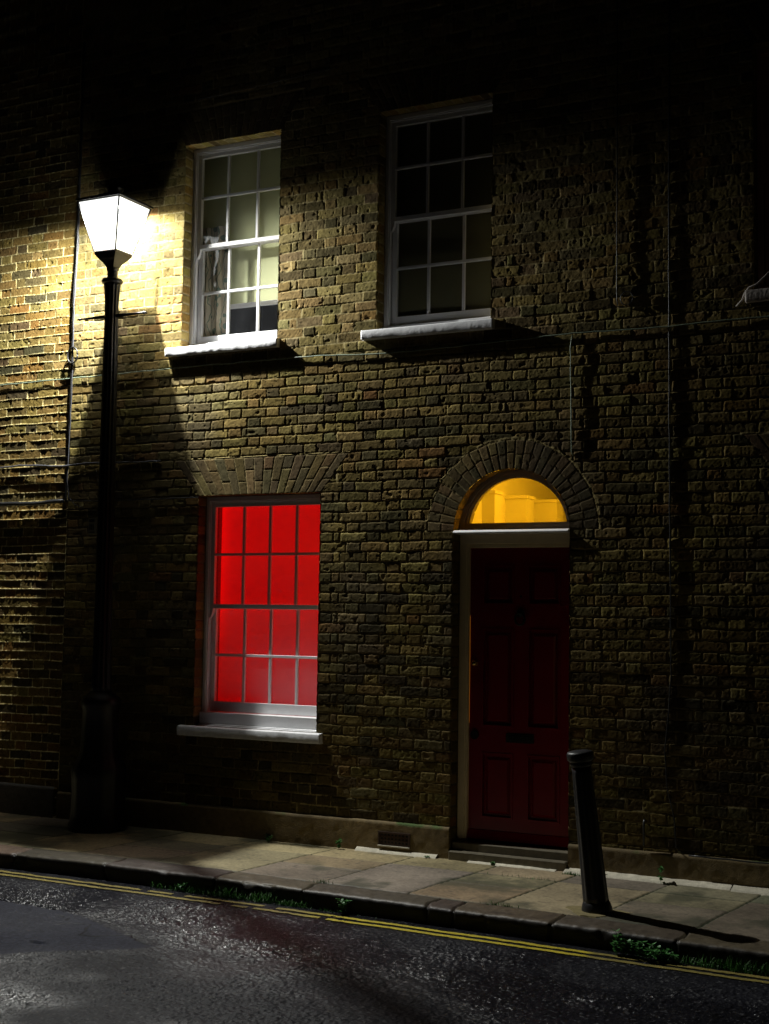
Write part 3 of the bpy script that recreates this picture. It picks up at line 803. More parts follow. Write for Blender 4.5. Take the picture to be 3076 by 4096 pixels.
# kerb stones
def kerb():
    xs = steps((-9.5, -4.6, .04), (-4.6, 2.8, .009), (2.8, 7, .04))
    prof = [(.236, -.012), (.232, .0)] + [(.232 - .232 * k / 18, .001 - .004 * (k / 18)) for k in range(1, 16)]
    prof += [(.024, -.004), (.012, -.008), (.004, -.016), (.0, -.028)] + [(-.003 * k / 6, -.028 - .10 * k / 6) for k in range(1, 8)]
    pr = np.array(prof); X = np.repeat(xs[:, None], len(pr), 1)
    s = np.concatenate([[0], np.cumsum(np.hypot(*np.diff(pr, axis=0).T))]); SS = np.repeat(s[None], len(xs), 0)
    joints = np.array([-8.6, -7.5, -6.6, -5.5, -4.5, -3.55, -2.75, -1.95, -1.06, -.37, .49, .665, 1.305, 2.03, 2.9, 3.8, 4.9, 6])
    d = np.abs(X[..., None] - joints + .02 * vnoise(SS, X, .08, 611)[..., None]).min(-1)
    g = sstep(.014, .002, d)
    n1 = fbm(X, SS, .05, 601, 4); n2 = fbm(X, SS, .3, 605, 2)
    nrm_y = np.where(pr[:, 0] < .02, -1, 0)[None]; nrm_z = np.where(pr[:, 0] > .006, 1, .2)[None]
    dsp = .0048 * n1 + .004 * n2 - .016 * g
    dsp = dsp - .012 * sstep(.35, .6, fbm(X, SS, .16, 607, 2)) * sstep(.08, .0, np.abs(SS - .25))
    kk = np.searchsorted(joints, xs)[:, None]; off = RJ[(kk * 31) % NT][..., 2] * .004
    Y = KY(xs)[:, None] + pr[:, 0][None] + dsp * nrm_y + off * (pr[:, 0] < .2)[None]
    Z = pr[:, 1][None] + dsp * nrm_z
    pal = palette([(.105, .078, .052), (.085, .067, .050), (.13, .095, .066)], [3, 3, 2], .1, 22)
    c = pal[((kk + 0 * X.astype(int)) * 77) % NT] * (1 + .35 * n1 + .25 * n2)[..., None] * (1 - .7 * g)[..., None]
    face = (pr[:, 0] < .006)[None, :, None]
    c = np.where(face, c * .15, c)                         # shade on the street-side face, put into the stone colour
    bl = (sstep(.3, .5, fbm(X, SS, .09, 615, 3)) * (pr[:, 0] > .02)[None])[..., None] * .55
    c = c * (1 - bl) + np.array([.045, .028, .02]) * bl
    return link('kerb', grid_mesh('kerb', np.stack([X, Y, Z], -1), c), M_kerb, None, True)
tag(kerb(), kind='structure')

def road_mat():
    m = mat('wet_asphalt', None, .5, attr=True, var=.25, vscale=60, bump=.6, bscale=240, spec=.28, bdist=.004)
    n = m.node_tree; p = n.nodes['Principled BSDF']
    a = n.nodes.new('ShaderNodeAttribute'); a.attribute_name = 'wet'
    mr = n.nodes.new('ShaderNodeMapRange'); mr.inputs[3].default_value = .60; mr.inputs[4].default_value = .20
    n.links.new(a.outputs['Fac'], mr.inputs[0]); n.links.new(mr.outputs[0], p.inputs['Roughness'])
    ms = n.nodes.new('ShaderNodeMapRange'); ms.inputs[3].default_value = .05; ms.inputs[4].default_value = .42
    n.links.new(a.outputs['Fac'], ms.inputs[0]); n.links.new(ms.outputs[0], p.inputs['Specular IOR Level'])
    return m
M_road = road_mat()
PATCH = [(-4.5, -2.05), (-2.15, -2.26), (-1.85, -2.24), (-1.55, -2.30), (-1.30, -2.38), (-1.05, -2.50), (-.80, -2.62), (-.52, -2.74), (-.62, -2.86), (-.95, -3.12), (-1.15, -3.33), (-4.5, -4.6)]
def in_poly(X, Y, P):
    ins = np.zeros(X.shape, bool); n = len(P)
    for i in range(n):
        x0, y0 = P[i]; x1, y1 = P[(i + 1) % n]
        c = ((y0 > Y) != (y1 > Y)) & (X < (x1 - x0) * (Y - y0) / (y1 - y0 + 1e-12) + x0); ins ^= c
    return ins
def poly_dist(X, Y, P):
    d = np.full(X.shape, 9.)
    for i in range(len(P)):
        x0, y0 = P[i]; x1, y1 = P[(i + 1) % len(P)]; vx, vy = x1 - x0, y1 - y0
        t = np.clip(((X - x0) * vx + (Y - y0) * vy) / (vx * vx + vy * vy), 0, 1)
        d = np.minimum(d, np.hypot(X - x0 - t * vx, Y - y0 - t * vy))
    return d
def line_dist(X, Y, P):
    d = np.full(X.shape, 9.)
    for (x0, y0), (x1, y1) in zip(P[:-1], P[1:]):
        vx, vy = x1 - x0, y1 - y0; t = np.clip(((X - x0) * vx + (Y - y0) * vy) / (vx * vx + vy * vy), 0, 1)
        d = np.minimum(d, np.hypot(X - x0 - t * vx, Y - y0 - t * vy))
    return d
CRACKS = [[(-1.50, -2.42), (-1.40, -2.44), (-1.36, -2.50)],
          [(-1.35, -2.62), (-1.30, -2.54), (-1.18, -2.52), (-1.12, -2.62), (-1.06, -2.74), (-.98, -2.72), (-.90, -2.66), (-.82, -2.58)],
          [(-.82, -2.58), (-.70, -2.68), (-.60, -2.73)]]
def road_height(X, Y):
    a = in_poly(X + .02 * vnoise(X, Y, .1, 700), Y + .02 * vnoise(X, Y, .1, 701), PATCH)
    d = poly_dist(X, Y, PATCH); inn = np.where(a, sstep(0, .03, d), 0)
    rough = 1 - .68 * inn
    st = vnoise(X, Y, .011, 705); st2 = vnoise(X, Y, .019, 706)
    stones = np.abs(st) * .6 + np.abs(st2) * .6
    coarse = sstep(-.3, .3, fbm(X, Y, .5, 709, 2)) * .6 + .5
    h = (.0110 * stones * coarse + .0018 * (vnoise(X, Y, .0066, 733)) + .0045 * fbm(X, Y, .07, 707, 3)) * rough + .006 * fbm(X, Y, .6, 708, 2) + .004 * inn
    hole = sstep(.11, .0, np.hypot((X + 1.17) / 1.0, (Y + 2.99) / .35)) * .020
    ky = KY(X[:, 0])[:, None]
    near = sstep(.36, .20, np.abs(Y - ky))                     # smooth gutter strip along the kerb
    h = h * (1 - .75 * near) + near * .004
    cr = np.full(X.shape, 9.)
    for c in CRACKS: cr = np.minimum(cr, line_dist(X + .01 * vnoise(X, Y, .03, 710), Y + .01 * vnoise(X, Y, .03, 711), c))
    h = h - .006 * sstep(.008, .001, cr) - hole
    edge = sstep(.035, .0, np.abs(line_dist(X, Y, [(-4.5, -2.02), (-2.15, -2.24), (-1.62, -2.29)]))) * .014
    h = h - edge
    return h, inn, cr, near, stones
def road_part(xs, ys):
    X, Y = np.meshgrid(xs, ys, indexing='ij')
    h, inn, cr, near, stones = road_height(X, Y)
    base = np.array([.0160, .0160, .0215]) * (1 + .35 * fbm(X, Y, .5, 720, 3) + .35 * vnoise(X, Y, .02, 721))[..., None]
    pc = np.array([.034, .036, .052]) * (1 + .55 * vnoise(X, Y, .009, 741))[..., None] * (1 + .15 * fbm(X, Y, .3, 722, 3))[..., None]
    c = base * (1 - inn[..., None]) + pc * inn[..., None]
    c = np.where((near > .5)[..., None], c * .75, c) * (1 - .85 * sstep(.012, .004, cr))[..., None]
    st = sstep(.66, .76, vnoise(X, Y, .012, 725))[..., None] * (1 - inn[..., None])
    c = c * (1 - st) + np.array([.10, .10, .105]) * st
    wet = np.clip(sstep(-.25, .35, fbm(X, Y, .9, 731, 3)) * .8 + .15, 0, 1)
    # tyre-worn wet band
    wet = np.clip(wet + .5 * sstep(.55, .1, np.abs(Y + 2.35 + .12 * X)), 0, 1)
    wet = wet * (1 - .6 * inn)
    me = grid_mesh('road', np.stack([X, Y, ZR + h], -1), np.clip(c, .01, 1))
    at = me.attributes.new('wet', 'FLOAT', 'POINT'); at.data.foreach_set('value', wet.astype(np.float32).ravel())
    return link('road', me, M_road, None, False)
ro = road_part(steps((-14, -3.2, .08), (-3.2, 2.8, .0065), (2.8, 9, .08)), steps((-16, -4.4, .08), (-4.4, -1.30, .0065)))
tag(ro, kind='structure')
bm = bmesh.new(); g = [bm.verts.new(p) for p in ((-60, -60, ZR - .03), (60, -60, ZR - .03), (60, 20, ZR - .03), (-60, 20, ZR - .03))]; bm.faces.new(g)
gr = bm_obj('ground', bm, mat('dark_ground', (.04, .04, .04), .9)); tag(gr, kind='structure')

# yellow no-waiting lines, worn and broken in places
def yellow(off0, off1, gaps, m, seed):
    xs = np.arange(-9, 6, .0085); ts = np.linspace(0, 1, 8)
    X = np.repeat(xs[:, None], 8, 1)
    yc = np.interp(xs, [-9, -2.8, -1.2, -.4, 1, 2.5, 6], [-1.52, -1.532, -1.548, -1.562, -1.622, -1.685, -1.80])
    wob = .006 * vnoise(X[:, :1], X[:, :1] * 0 + off0, .12, seed)
    Y = yc[:, None] - off0 - (off1 - off0) * ts[None] + wob + .003 * vnoise(X, ts[None] * .3 + X * 0, .03, seed + 1)
    h, *_ = road_height(X, Y)
    # paint bridges the stones
    h = h * .55 + .0065
    keep = np.ones((len(xs) - 1, 7), bool); xc = xs[:-1]
    for a, b in gaps: keep[(xc > a) & (xc < b)] = False
    worn = sstep(.25, .5, fbm(X, Y * 3, .05, seed + 5, 3)) * ((X > -1.9) & (X < .1))
    edge = vnoise(X, Y, .02, seed + 8)
    keep &= ~((worn[:-1, :-1] > .8))
    fresh = sstep(-.35, .05, X) * sstep(1.62, 1.55, X) if True else 0
    c = np.array([.30, .24, .06])[None, None] * (1 - fresh[..., None]) + np.array([.62, .50, .035])[None, None] * fresh[..., None]
    c = c * (1 + .25 * fbm(X, Y, .04, seed + 3))[..., None]
    return grid_mesh('yellow_line', np.stack([X, Y, ZR + h], -1), c, keep)
M_yel = mat('worn_yellow_paint', None, .5, attr=True, var=.25, vscale=90, bump=.6, bscale=300)
y1 = link('yellow_line', yellow(-.002, .038, [(-1.53, -1.47), (-1.28, -1.18), (-.58, -.48)], M_yel, 801), M_yel, None, True)
y2 = link('yellow_line', yellow(.084, .124, [(-.85, -.76), (-.65, -.61), (-.12, -.07)], M_yel, 821), M_yel, None, True)
tag(y1, kind='structure'); tag(y2, kind='structure')

# ------------------------------------------------------------------ street lamp
AX, AY = -2.935, -.28
lamp = empty('street_lamp', (AX, AY, 0))
tag(lamp, 'tall black fluted iron street lamp with bright four sided lantern close to the wall', 'street lamp')
tl = (-.0025, .0)
def P(bmf, name, m, parent=lamp, **k):
    bm = bmesh.new(); bmf(bm); return bm_obj(name, bm, m, parent, **k)
def fine(prof, step=.02):
    out = []
    for (z0, r0), (z1, r1) in zip(prof[:-1], prof[1:]):
        n = max(1, int(abs(z1 - z0) / step))
        out += [(z0 + (z1 - z0) * k / n, r0 + (r1 - r0) * k / n) for k in range(n)]
    out.append(prof[-1]); return out
P(lambda b: lathe(b, [(-.01, .228), (.05, .228), (.07, .216), (.12, .212), (.30, .208), (.40, .214), (.46, .220), (.50, .205), (.55, .175), (.62, .152), (.80, .146), (.93, .142), (.96, .155), (1.0, .158), (1.03, .150), (1.05, .110), (1.08, .085)],
                  AX, AY, 40, (.08, .92, 12, .05)), 'base', M_iron, smooth=True)
P(lambda b: lathe(b, fine([(1.06, .080), (1.3, .074), (1.6, .070), (2.2, .066), (3.2, .063), (4.1, .056), (4.2, .057), (4.28, .061), (4.34, .067), (4.362, .070)], .05),
                  AX, AY, 96, (1.1, 4.345, 12, .14), tl), 'shaft', M_iron, smooth=True)
ax, ay = AX + tl[0] * 4.4, AY + tl[1] * 4.4
P(lambda b: lathe(b, [(4.362, .066), (4.368, .080), (4.378, .086), (4.392, .086), (4.402, .078), (4.408, .060)], ax, ay, 32), 'collar', M_iron, smooth=True)
def bar(b):
    z = 4.10
    tube(b, [(ax - .355, ay, z), (ax - .335, ay, z), (ax - .10, ay, z), (ax + .10, ay, z), (ax + .335, ay, z), (ax + .355, ay, z)], .01, 10, [.005, .007, .015, .015, .007, .005])
    for s in (-1, 1): bmesh.ops.create_uvsphere(b, u_segments=12, v_segments=8, radius=.0125, matrix=Matrix.Translation((ax + s * .325, ay, z)))
P(bar, 'ladder_bar', M_iron, smooth=True)
def sq(b, levels, cx, cy, cap0=True, cap1=True):
    R_ = []
    for z, hh in levels: R_.append([b.verts.new((cx + sx * hh, cy + sy * hh, z)) for sx, sy in ((-1, -1), (1, -1), (1, 1), (-1, 1))])
    for i in range(len(R_) - 1):
        for k in range(4): b.faces.new((R_[i][k], R_[i][(k + 1) % 4], R_[i + 1][(k + 1) % 4], R_[i + 1][k]))
    if cap0: b.faces.new(R_[0][::-1])
    if cap1: b.faces.new(R_[-1])
cx, cy = AX + tl[0] * 4.7, AY
def neck(b):
    lathe(b, [(4.405, .046), (4.42, .043), (4.47, .043), (4.482, .050), (4.492, .050), (4.50, .040)], cx, cy, 24)
    sq(b, [(4.492, .036), (4.505, .040), (4.525, .051), (4.545, .066), (4.565, .084), (4.585, .097), (4.598, .106), (4.615, .108)], cx, cy)
P(neck, 'lantern_cradle', M_iron)
ZB, ZT, HB, HT = 4.615, 5.02, .106, .209
def lbars(b):
    for sx, sy in ((-1, -1), (1, -1), (1, 1), (-1, 1)):
        p = [(cx + sx * HB, cy + sy * HB, ZB), (cx + sx * HT, cy + sy * HT, ZT)]
        tube(b, p, .0066, 6)
    for a, z in ((HB, ZB + .004), (HT, ZT - .004)):
        c4 = [(cx + sx * a, cy + sy * a, z) for sx, sy in ((-1, -1), (1, -1), (1, 1), (-1, 1), (-1, -1))]
        for q in range(4): tube(b, [c4[q], c4[q + 1]], .003 if a == HB else .0055, 5)
fr = P(lbars, 'lantern_frame', M_iron)
for k, (s0, s1) in enumerate((((-1, -1), (1, -1)), ((1, -1), (1, 1)), ((1, 1), (-1, 1)), ((-1, 1), (-1, -1)))):
    b = bmesh.new(); e = .009
    vs_ = [b.verts.new((cx + s[0] * (a - e), cy + s[1] * (a - e), z)) for s, a, z in ((s0, HB, ZB + .008), (s1, HB, ZB + .008), (s1, HT, ZT - .008), (s0, HT, ZT - .008))]
    b.faces.new(vs_); bm_obj('lantern_pane', b, M_lantern, lamp)
P(lambda b: sq(b, [(5.016, .207), (5.020, .223), (5.034, .223), (5.042, .211), (5.075, .135), (5.105, .070)], cx, cy), 'lantern_roof', M_iron)
P(lambda b: lathe(b, [(5.100, .064), (5.14, .064), (5.145, .074), (5.157, .072), (5.18, .050), (5.195, .02), (5.21, .012), (5.222, .015), (5.235, .006)], cx, cy, 20), 'vent_cap', M_iron, smooth=True)
al = bpy.data.lights.new('lamp_burner', 'POINT'); al.shadow_soft_size = .0075; al.energy = LAMP_W; al.color = (.99, 1.0, .95)
al.use_nodes = True; n = al.node_tree; em = n.nodes['Emission']        # strength by direction: cut off at the horizontal, dimming towards the house wall added
tc = n.nodes.new('ShaderNodeTexCoord'); sp = n.nodes.new('ShaderNodeSeparateXYZ'); n.links.new(tc.outputs['Normal'], sp.inputs[0])
a = n.nodes.new('ShaderNodeMapRange'); a.interpolation_type = 'SMOOTHSTEP'
a.inputs[1].default_value = -.10; a.inputs[2].default_value = .52; n.links.new(sp.outputs[2], a.inputs[0])
a.inputs[3].default_value = 0; a.inputs[4].default_value = 1
neg = n.nodes.new('ShaderNodeMath'); neg.operation = 'MULTIPLY'; neg.inputs[1].default_value = LSIGN
n.links.new(sp.outputs[2], neg.inputs[0]); n.links.new(neg.outputs[0], a.inputs[0])
neg2 = n.nodes.new('ShaderNodeMath'); neg2.operation = 'MULTIPLY'; neg2.inputs[1].default_value = -LSIGN
n.links.new(sp.outputs[1], neg2.inputs[0])
c = n.nodes.new('ShaderNodeMapRange'); c.interpolation_type = 'SMOOTHSTEP'
c.inputs[1].default_value = .23; c.inputs[2].default_value = .51; c.inputs[3].default_value = 1; c.inputs[4].default_value = .045
n.links.new(neg2.outputs[0], c.inputs[0])
ml = n.nodes.new('ShaderNodeMath'); ml.operation = 'MULTIPLY'; n.links.new(a.outputs[0], ml.inputs[0]); n.links.new(c.outputs[0], ml.inputs[1])
n.links.new(ml.outputs[0], em.inputs['Strength'])
alo = bpy.data.objects.new('lamp_burner', al); alo.location = (LX, LY, LZ); COL.objects.link(alo)
rl = bpy.data.lights.new('lantern_fill', 'AREA'); rl.shape = 'DISK'; rl.size = .24; rl.energy = 115; rl.color = (1.0, 1.0, .93)  # added soft fill for the shadow wedge under the lantern
rlo = bpy.data.objects.new('lantern_fill', rl); rlo.location = (cx, cy, 5.008); COL.objects.link(rlo)

nb = empty('notice_box', (-3.02, -.33, 2.39)); tag(nb, 'small pale printed notice box strapped to the lamp post shaft', 'notice')
b = bmesh.new(); box(b, -3.065, -2.980, -.345, -.305, 2.325, 2.455); nbo = bm_obj('case', b, M_box, nb, bevel=.003)
b = bmesh.new()
box(b, -3.054, -3.000, -.3466, -.3455, 2.423, 2.444)
for k in range(3): box(b, -3.050 + .016 * k, -3.040 + .016 * k, -.3466, -.3455, 2.36, 2.405)
box(b, -3.054, -3.000, -.3466, -.3455, 2.338, 2.345)
bm_obj('print', b, M_ink, nb)
b = bmesh.new(); box(b, -2.984, -2.974, -.318, -.306, 2.382, 2.398); bm_obj('clip', b, M_iron, nb)

# ------------------------------------------------------------------ leaning bollard
BB = Vector((1.44, -1.125, 0)); BT = Vector((1.352, -1.195, .935))
bol = empty('bollard', BB); tag(bol, 'black cast iron bollard leaning to the left at the kerb, in front of the door', 'bollard')
def bollard(b, prof, flute=None):
    lathe(b, prof, 0, 0, 48, flute)
    d = (BT - BB); L = d.length; q = Vector((0, 0, 1)).rotation_difference(d.normalized())
    bmesh.ops.transform(b, matrix=Matrix.Translation(BB) @ q.to_matrix().to_4x4(), verts=b.verts)
b = bmesh.new(); bollard(b, fine([(.05, .076), (.3, .070), (.6, .064), (.80, .058), (.855, .057)], .04), (.06, .84, 8, .12)); bm_obj('shaft', b, M_iron2, bol, smooth=True)
b = bmesh.new(); bollard(b, [(-.03, .092), (.02, .090), (.045, .084), (.06, .077), (.07, .070)]); bm_obj('foot', b, M_iron2, bol, smooth=True)
b = bmesh.new(); bollard(b, [(.85, .057), (.856, .064), (.872, .065), (.878, .060), (.884, .072), (.890, .078), (.925, .079), (.935, .074), (.940, .055), (.942, .02)]); bm_obj('cap', b, M_iron2, bol, smooth=True)
# mortar bed round its foot
b = bmesh.new()
ring = []
for k in range(28):
    t = 2 * math.pi * k / 28; r = .15 + .03 * math.sin(3 * t) + random.uniform(-.01, .01)
    ring.append((BB.x + r * 1.15 * math.cos(t), BB.y - .02 + r * .8 * math.sin(t)))
top = [b.verts.new((x, y, .005)) for x, y in ring]; low = [b.verts.new((x + (x - BB.x) * .06, y + (y - BB.y) * .06, -.012)) for x, y in ring]
b.faces.new(top)
for k in range(28): b.faces.new((top[k], low[k], low[(k + 1) % 28], top[(k + 1) % 28]))
o = bm_obj('mortar_bed', b, mat('yellowish_mortar', (.26, .21, .09), .8, var=.25, vscale=30, bump=.6), None); tag(o, kind='structure')

# ------------------------------------------------------------------ cables on the wall
def cable(pts, r, m, label, amp=.003, seed=1, step=.07, name='cable'):
    b = bmesh.new(); tube(b, rough_curve(pts, step, amp, seed), r, 6)
    o = bm_obj(name, b, m, None, smooth=True); tag(o, label, 'cable', 'cables clipped to the brick front'); return o
cable([(-4.9, -.014, 3.655), (-4.37, -.014, 3.668), (-3.6, -.016, 3.672), (-2.52, -.016, 3.687), (-1.6, -.016, 3.688), (-1.25, -.016, 3.690), (-.55, -.014, 3.664), (.1, -.014, 3.675), (.89, -.016, 3.694), (1.5, -.014, 3.685), (2.1, -.014, 3.698), (3.6, -.014, 3.72)], .0048, M_gcable,
      'thin greenish cable running the full width just under the upper window sills', .0035, 2)
cable([(.885, -.014, 3.69), (.872, -.014, 3.60), (.878, -.012, 3.2), (.882, -.010, 2.86), (.892, .0, 2.835)], .0042, M_gcable,
      'short cable dropping from the sill level cable to the right side of the door arch', .002, 3)
cable([(-3.545, -.014, 6.6), (-3.548, -.014, 4.8), (-3.565, -.018, 4.4), (-3.556, -.02, 3.9), (-3.565, -.016, 3.5), (-3.572, -.014, 3.0), (-3.585, -.016, 2.66), (-3.575, -.016, 2.625)], .0085, M_cable,
      'thick black cable hanging down the joint between the two houses behind the lamp', .003, 4)
cable([(-3.535, -.012, 6.6), (-3.538, -.012, 4.8), (-3.550, -.026, 4.3), (-3.545, -.024, 3.8), (-3.553, -.024, 3.3), (-3.568, -.022, 2.8), (-3.55, -.014, 2.66), (-3.49, -.012, 2.60), (-3.40, -.010, 2.57)], .0045, M_grcable,
      'slim grey cable beside the thick black one, bending right at its lower end', .003, 5)
b = bmesh.new()
for q, rr in enumerate((.060, .055, .058)):
    tube(b, [(-3.545 + rr * .9 * math.cos(t) + .002 * q, -.03 - .006 * q, 3.868 + (rr + .01) * math.sin(t)) for t in [2 * math.pi * k / 26 for k in range(27)]], .0035, 6)
o = bm_obj('cable_coil', b, M_cable, None, smooth=True); tag(o, 'grey coil of spare cable on the wall left of the lamp post', 'cable coil')
cable([(-4.9, -.026, 2.95), (-4.34, -.026, 2.936), (-4.1, -.02, 2.950), (-3.9, -.028, 2.942), (-3.59, -.026, 2.926), (-3.40, -.014, 2.944), (-2.85, -.012, 2.934), (-2.62, -.01, 2.935)], .0075, M_grcable,
      'grey cable crossing the left wall below the coil and passing behind the lamp post', .0025, 6)
cable([(-4.9, -.035, 2.61), (-4.32, -.035, 2.622), (-3.9, -.035, 2.618), (-3.60, -.03, 2.632)], .018, M_cable,
      'thickest black cable crossing the left wall near door arch height', .003, 7)
cable([(-3.59, -.014, 2.635), (-3.2, -.014, 2.622), (-2.7, -.014, 2.625), (-2.30, -.014, 2.628), (-2.235, -.012, 2.627)], .005, M_cable,
      'thin black cable from the lamp post to the top left corner of the red window', .002, 8)
cable([(-3.36, -.012, 2.94), (-3.27, -.012, 2.88), (-3.24, -.012, 2.74), (-3.235, -.012, 2.55)], .003, M_cable, 'fine dark wire curving down beside the lamp post', .002, 9)
cable([(1.575, -.007, 6.6), (1.567, -.007, 4.736), (1.567, -.008, 3.3), (1.572, -.007, 2.2), (1.578, -.006, 1.35), (1.560, -.006, 1.1), (1.535, -.006, .85), (1.548, -.006, .62), (1.60, -.007, .40), (1.61, -.007, .23), (1.66, -.03, .195)], .0040, M_cable,
      'long black cable down the full height of the wall right of the door', .002, 10)
cable([(1.580, -.006, 6.6), (1.574, -.006, 4.0), (1.578, -.006, 1.45)], .0028, M_gcable, 'thin grey cable clipped tight against the long black one right of the door', .0015, 11)
cable([(1.205, -.014, 6.6), (1.207, -.014, 4.4), (1.205, -.014, 3.90), (1.215, -.014, 3.855), (1.26, -.014, 3.848)], .0042, M_cable,
      'thin cable above the door arch ending in a loop near sill height', .002, 12)
b = bmesh.new(); tube(b, [(1.277 + .043 * math.cos(t), -.02, 3.906 + .047 * math.sin(t)) for t in [2 * math.pi * k / 24 for k in range(25)]], .0035, 6)
o = bm_obj('cable_coil', b, M_cable, None, smooth=True); tag(o, 'small dark loop of cable on the wall right of the upper right window', 'cable coil')
cable([(2.02, -.012, 3.78), (2.06, -.014, 3.82), (2.075, -.02, 3.86), (2.11, -.03, 3.895), (2.16, -.03, 3.915), (2.21, -.02, 3.96), (2.28, .03, 4.05)], .007, M_farsill,
      'brown bent cable beside the sill at the right edge', .002, 13)
cable([(-2.34, -.012, 5.90), (-1.9, -.012, 5.905), (-1.5, -.012, 5.925), (-1.02, -.012, 5.944)], .003, M_grcable, 'faint thin wire high above the upper left window', .003, 14)
cable([(1.70, -.034, .185), (1.95, -.036, .183), (2.25, -.036, .180), (2.55, -.036, .16), (2.9, -.036, .10)], .0055, M_cable, 'black cable lying along the top of the plinth at the right', .002, 15)
b = bmesh.new(); tube(b, [(1.40, -.03, .22), (1.40, -.03, .37), (1.398, -.015, .385), (1.398, .0, .385)], .007, 8)
o = bm_obj('vent_pipe', b, M_cable, None, smooth=True); tag(o, 'short dark upright pipe low on the wall right of the bollard', 'pipe')

# ------------------------------------------------------------------ pale panel at the left edge
pn = empty('grey_panel', (-4.5, -.2, 0)); tag(pn, 'pale grey pointed panel at the left edge by the plinth', 'panel')
b = bmesh.new()
prism(b, [(-4.72, .20), (-4.205, .325), (-4.165, .205), (-4.30, .10), (-4.72, .02)], -.075, -.055)
bm_obj('panel', b, M_panel, pn, bevel=.003)
b = bmesh.new(); tube(b, [(-4.55, -.07, .25), (-4.30, -.07, .39), (-4.175, -.07, .475)], .006, 8); bm_obj('rod', b, M_white, pn)
for a_, c_ in (((-4.60, -.065, 0), (-4.58, -.065, .22)), ((-4.40, -.065, 0), (-4.42, -.065, .24))):
    b = bmesh.new(); tube(b, [a_, c_], .01, 8); bm_obj('leg', b, M_iron, pn)

# ------------------------------------------------------------------ grass and weeds
rg = random.Random(11)
def blade(b, x, y, z, hgt, a, lean, wd=.0022):
    dx, dy = math.cos(a), math.sin(a); px, py = -dy, dx
    prev = None
    for k in range(4):
        t = k / 3; w_ = wd * (1 - t) + .0003; ox = lean * t * t
        c = (x + dx * ox, y + dy * ox, z + hgt * (t - .25 * lean / max(hgt, .01) * t * t))
        cur = (b.verts.new((c[0] - px * w_, c[1] - py * w_, c[2])), b.verts.new((c[0] + px * w_, c[1] + py * w_, c[2])))
        if prev: b.faces.new((prev[0], prev[1], cur[1], cur[0]))
        prev = cur
b = bmesh.new()
def tuft(x, n, s, hmax, yoff=-.02):
    for _ in range(n):
        xx = x + rg.gauss(0, s); yy = kerb_y(xx) + yoff - abs(rg.gauss(0, .018))
        blade(b, xx, yy, ZR, rg.uniform(.25, 1) * hmax, rg.uniform(0, 6.28), rg.uniform(.1, .6) * hmax)
for x, n, s, hm in ((-1.48, 60, .035, .05), (-1.33, 70, .05, .05), (-1.20, 110, .05, .065), (-1.05, 60, .05, .05), (-.93, 150, .05, .085), (-.82, 60, .04, .06), (-.66, 140, .055, .08), (-.50, 80, .05, .05), (-.38, 90, .06, .06),
                    (-.15, 40, .05, .03), (2.05, 120, .06, .05), (2.2, 170, .08, .065), (2.38, 260, .09, .08), (2.56, 260, .09, .08), (2.8, 200, .12, .07), (1.9, 60, .1, .03), (.1, 20, .1, .02)):
    tuft(x, n, s, hm)
o = bm_obj('grass', b, M_grass); tag(o, 'short green grass growing in the gutter below the kerb face', 'grass', kind='stuff')
b = bmesh.new()
for x0, y0, n, s in ((.90, kerb_y(.9) + .24, 90, .05), (.93, -.12, 130, .03), (-.36, kerb_y(-.36) + .24, 60, .04), (.5, -.395, 12, .1), (.8, -.395, 30, .08)):
    for _ in range(n): blade(b, x0 + rg.gauss(0, s), y0 + rg.gauss(0, .010), -.002, rg.uniform(.008, .03), rg.uniform(0, 6.28), rg.uniform(.003, .015), .0018)
o = bm_obj('grass', b, M_grass); tag(o, 'low moss and grass growing in the joints between the paving flags', 'grass', kind='stuff')
def leaf(b, p, a, tilt, L, W, serr=False):
    d = Vector((math.cos(a) * math.cos(tilt), math.sin(a) * math.cos(tilt), math.sin(tilt))); s = Vector((-math.sin(a), math.cos(a), 0)); n = d.cross(s)
    prof = [(0, .15), (.2, .8), (.45, 1), (.7, .7), (1, .03)]
    rows = []
    for t, wv in prof:
        c = Vector(p) + d * L * t - n * (-.18 * L * t * t)
        k = 1 + (.15 * rg.uniform(-1, 1) if serr else 0)
        rows.append((b.verts.new(c - s * W * wv * k + n * .12 * W), b.verts.new(c), b.verts.new(c + s * W * wv * k + n * .12 * W)))
    for r0, r1 in zip(rows[:-1], rows[1:]):
        b.faces.new((r0[0], r0[1], r1[1], r1[0])); b.faces.new((r0[1], r0[2], r1[2], r1[1]))
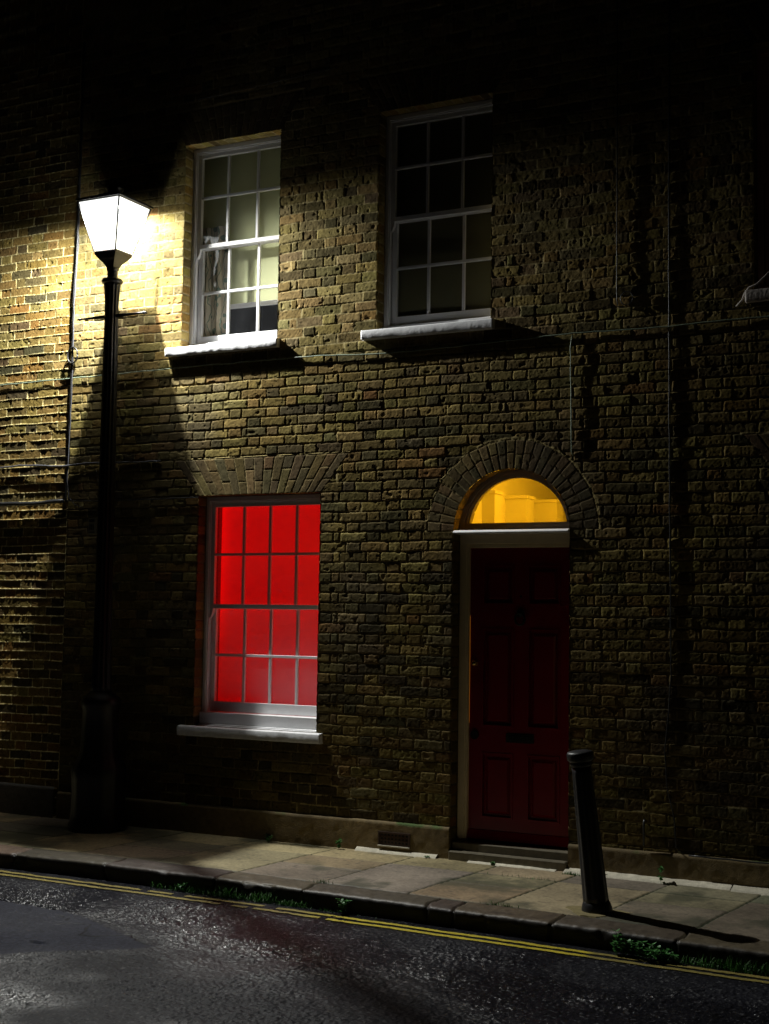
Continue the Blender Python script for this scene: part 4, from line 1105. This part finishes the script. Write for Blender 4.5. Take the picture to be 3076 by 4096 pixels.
def weed(x, y, z, hgt, nst, label, spread=.03, L=.022, group='small weeds on the pavement and in the gutter', dense=5, m=M_leaf):
    e = empty('weed_plant', (x, y, z)); tag(e, label, 'plant', group)
    bs, bl = bmesh.new(), bmesh.new()
    for k in range(nst):
        a = rg.uniform(0, 6.28); r = rg.uniform(.2, 1) * spread; hh = hgt * rg.uniform(.55, 1)
        pts = [Vector((x, y, z)) + Vector((math.cos(a) * r * t * t, math.sin(a) * r * t * t, hh * t)) for t in (0, .35, .7, 1)]
        tube(bs, pts, .0012, 5)
        for j in range(dense):
            t = (j + 1.2) / (dense + .5); p = pts[0].lerp(pts[-1], min(t, 1)) if t < .5 else pts[2].lerp(pts[3], min(1, (t - .5) * 2))
            for q in (0, 1): leaf(bl, p, a + j * 1.57 + q * math.pi + rg.uniform(-.4, .4), rg.uniform(-.2, .6), L * rg.uniform(.6, 1.1), L * .38, True)
    bm_obj('stem', bs, M_leaf if m is M_leaf else m, e); bm_obj('foliage', bl, m, e)
    return e
weed(-1.478, -.075, 0, .045, 6, 'low weed at the foot of the wall under the middle of the red window', .035, .020)
weed(-.87, -.075, 0, .075, 6, 'bright green weed against the plinth between the window and the air vent', .03, .022)
weed(1.536, -.105, 0, .115, 3, 'upright pale green weed by the wall right of the bollard', .02, .028)
weed(-.05, kerb_y(-.05) - .03, ZR, .10, 6, 'leafy weed in the gutter below the door side of the kerb', .045, .026)
weed(-1.27, kerb_y(-1.27) - .03, ZR, .06, 5, 'low round leaved weed at the left end of the gutter grass', .05, .022)
weed(-.16, -.075, 0, .02, 4, 'tiny sprig in the joint under the air vent end of the plinth', .02, .012)
weed(.345, -.075, 0, .022, 5, 'tiny green rosette in the joint in front of the doorstep', .02, .014)
weed(1.13, -.07, .0, .035, 3, 'tiny bright sprig on the pale mortar just right of the bollard', .02, .012)
weed(1.02, -.06, .0, .14, 5, 'dry brown stems at the plinth corner between door and bollard', .05, .012, dense=3, m=M_drystem)
nx_ = empty('nettle_clump', (1.85, kerb_y(1.85) - .06, ZR)); tag(nx_, 'broad leaved green nettle clump in the gutter below the bollard shadow', 'plant')
bs, bl = bmesh.new(), bmesh.new()
for k in range(34):
    x = 1.70 + rg.random() ** 1.2 * .36; y = kerb_y(x) - .035 - rg.random() * .07; hh = (.13 - .22 * (x - 1.70)) * rg.uniform(.5, 1)
    a = rg.uniform(0, 6.28); pts = [Vector((x, y, ZR)), Vector((x + .01 * math.cos(a), y + .01 * math.sin(a), ZR + hh * .6)), Vector((x + .02 * math.cos(a), y + .02 * math.sin(a), ZR + hh))]
    tube(bs, pts, .0014, 5)
    for j in range(4):
        p = pts[0].lerp(pts[2], .35 + j * .22)
        for q in (0, 1): leaf(bl, p, a + j * 1.57 + q * math.pi, rg.uniform(-.3, .5), rg.uniform(.022, .036), .013, True)
bm_obj('stem', bs, M_leaf, nx_); bm_obj('foliage', bl, M_leaf, nx_)
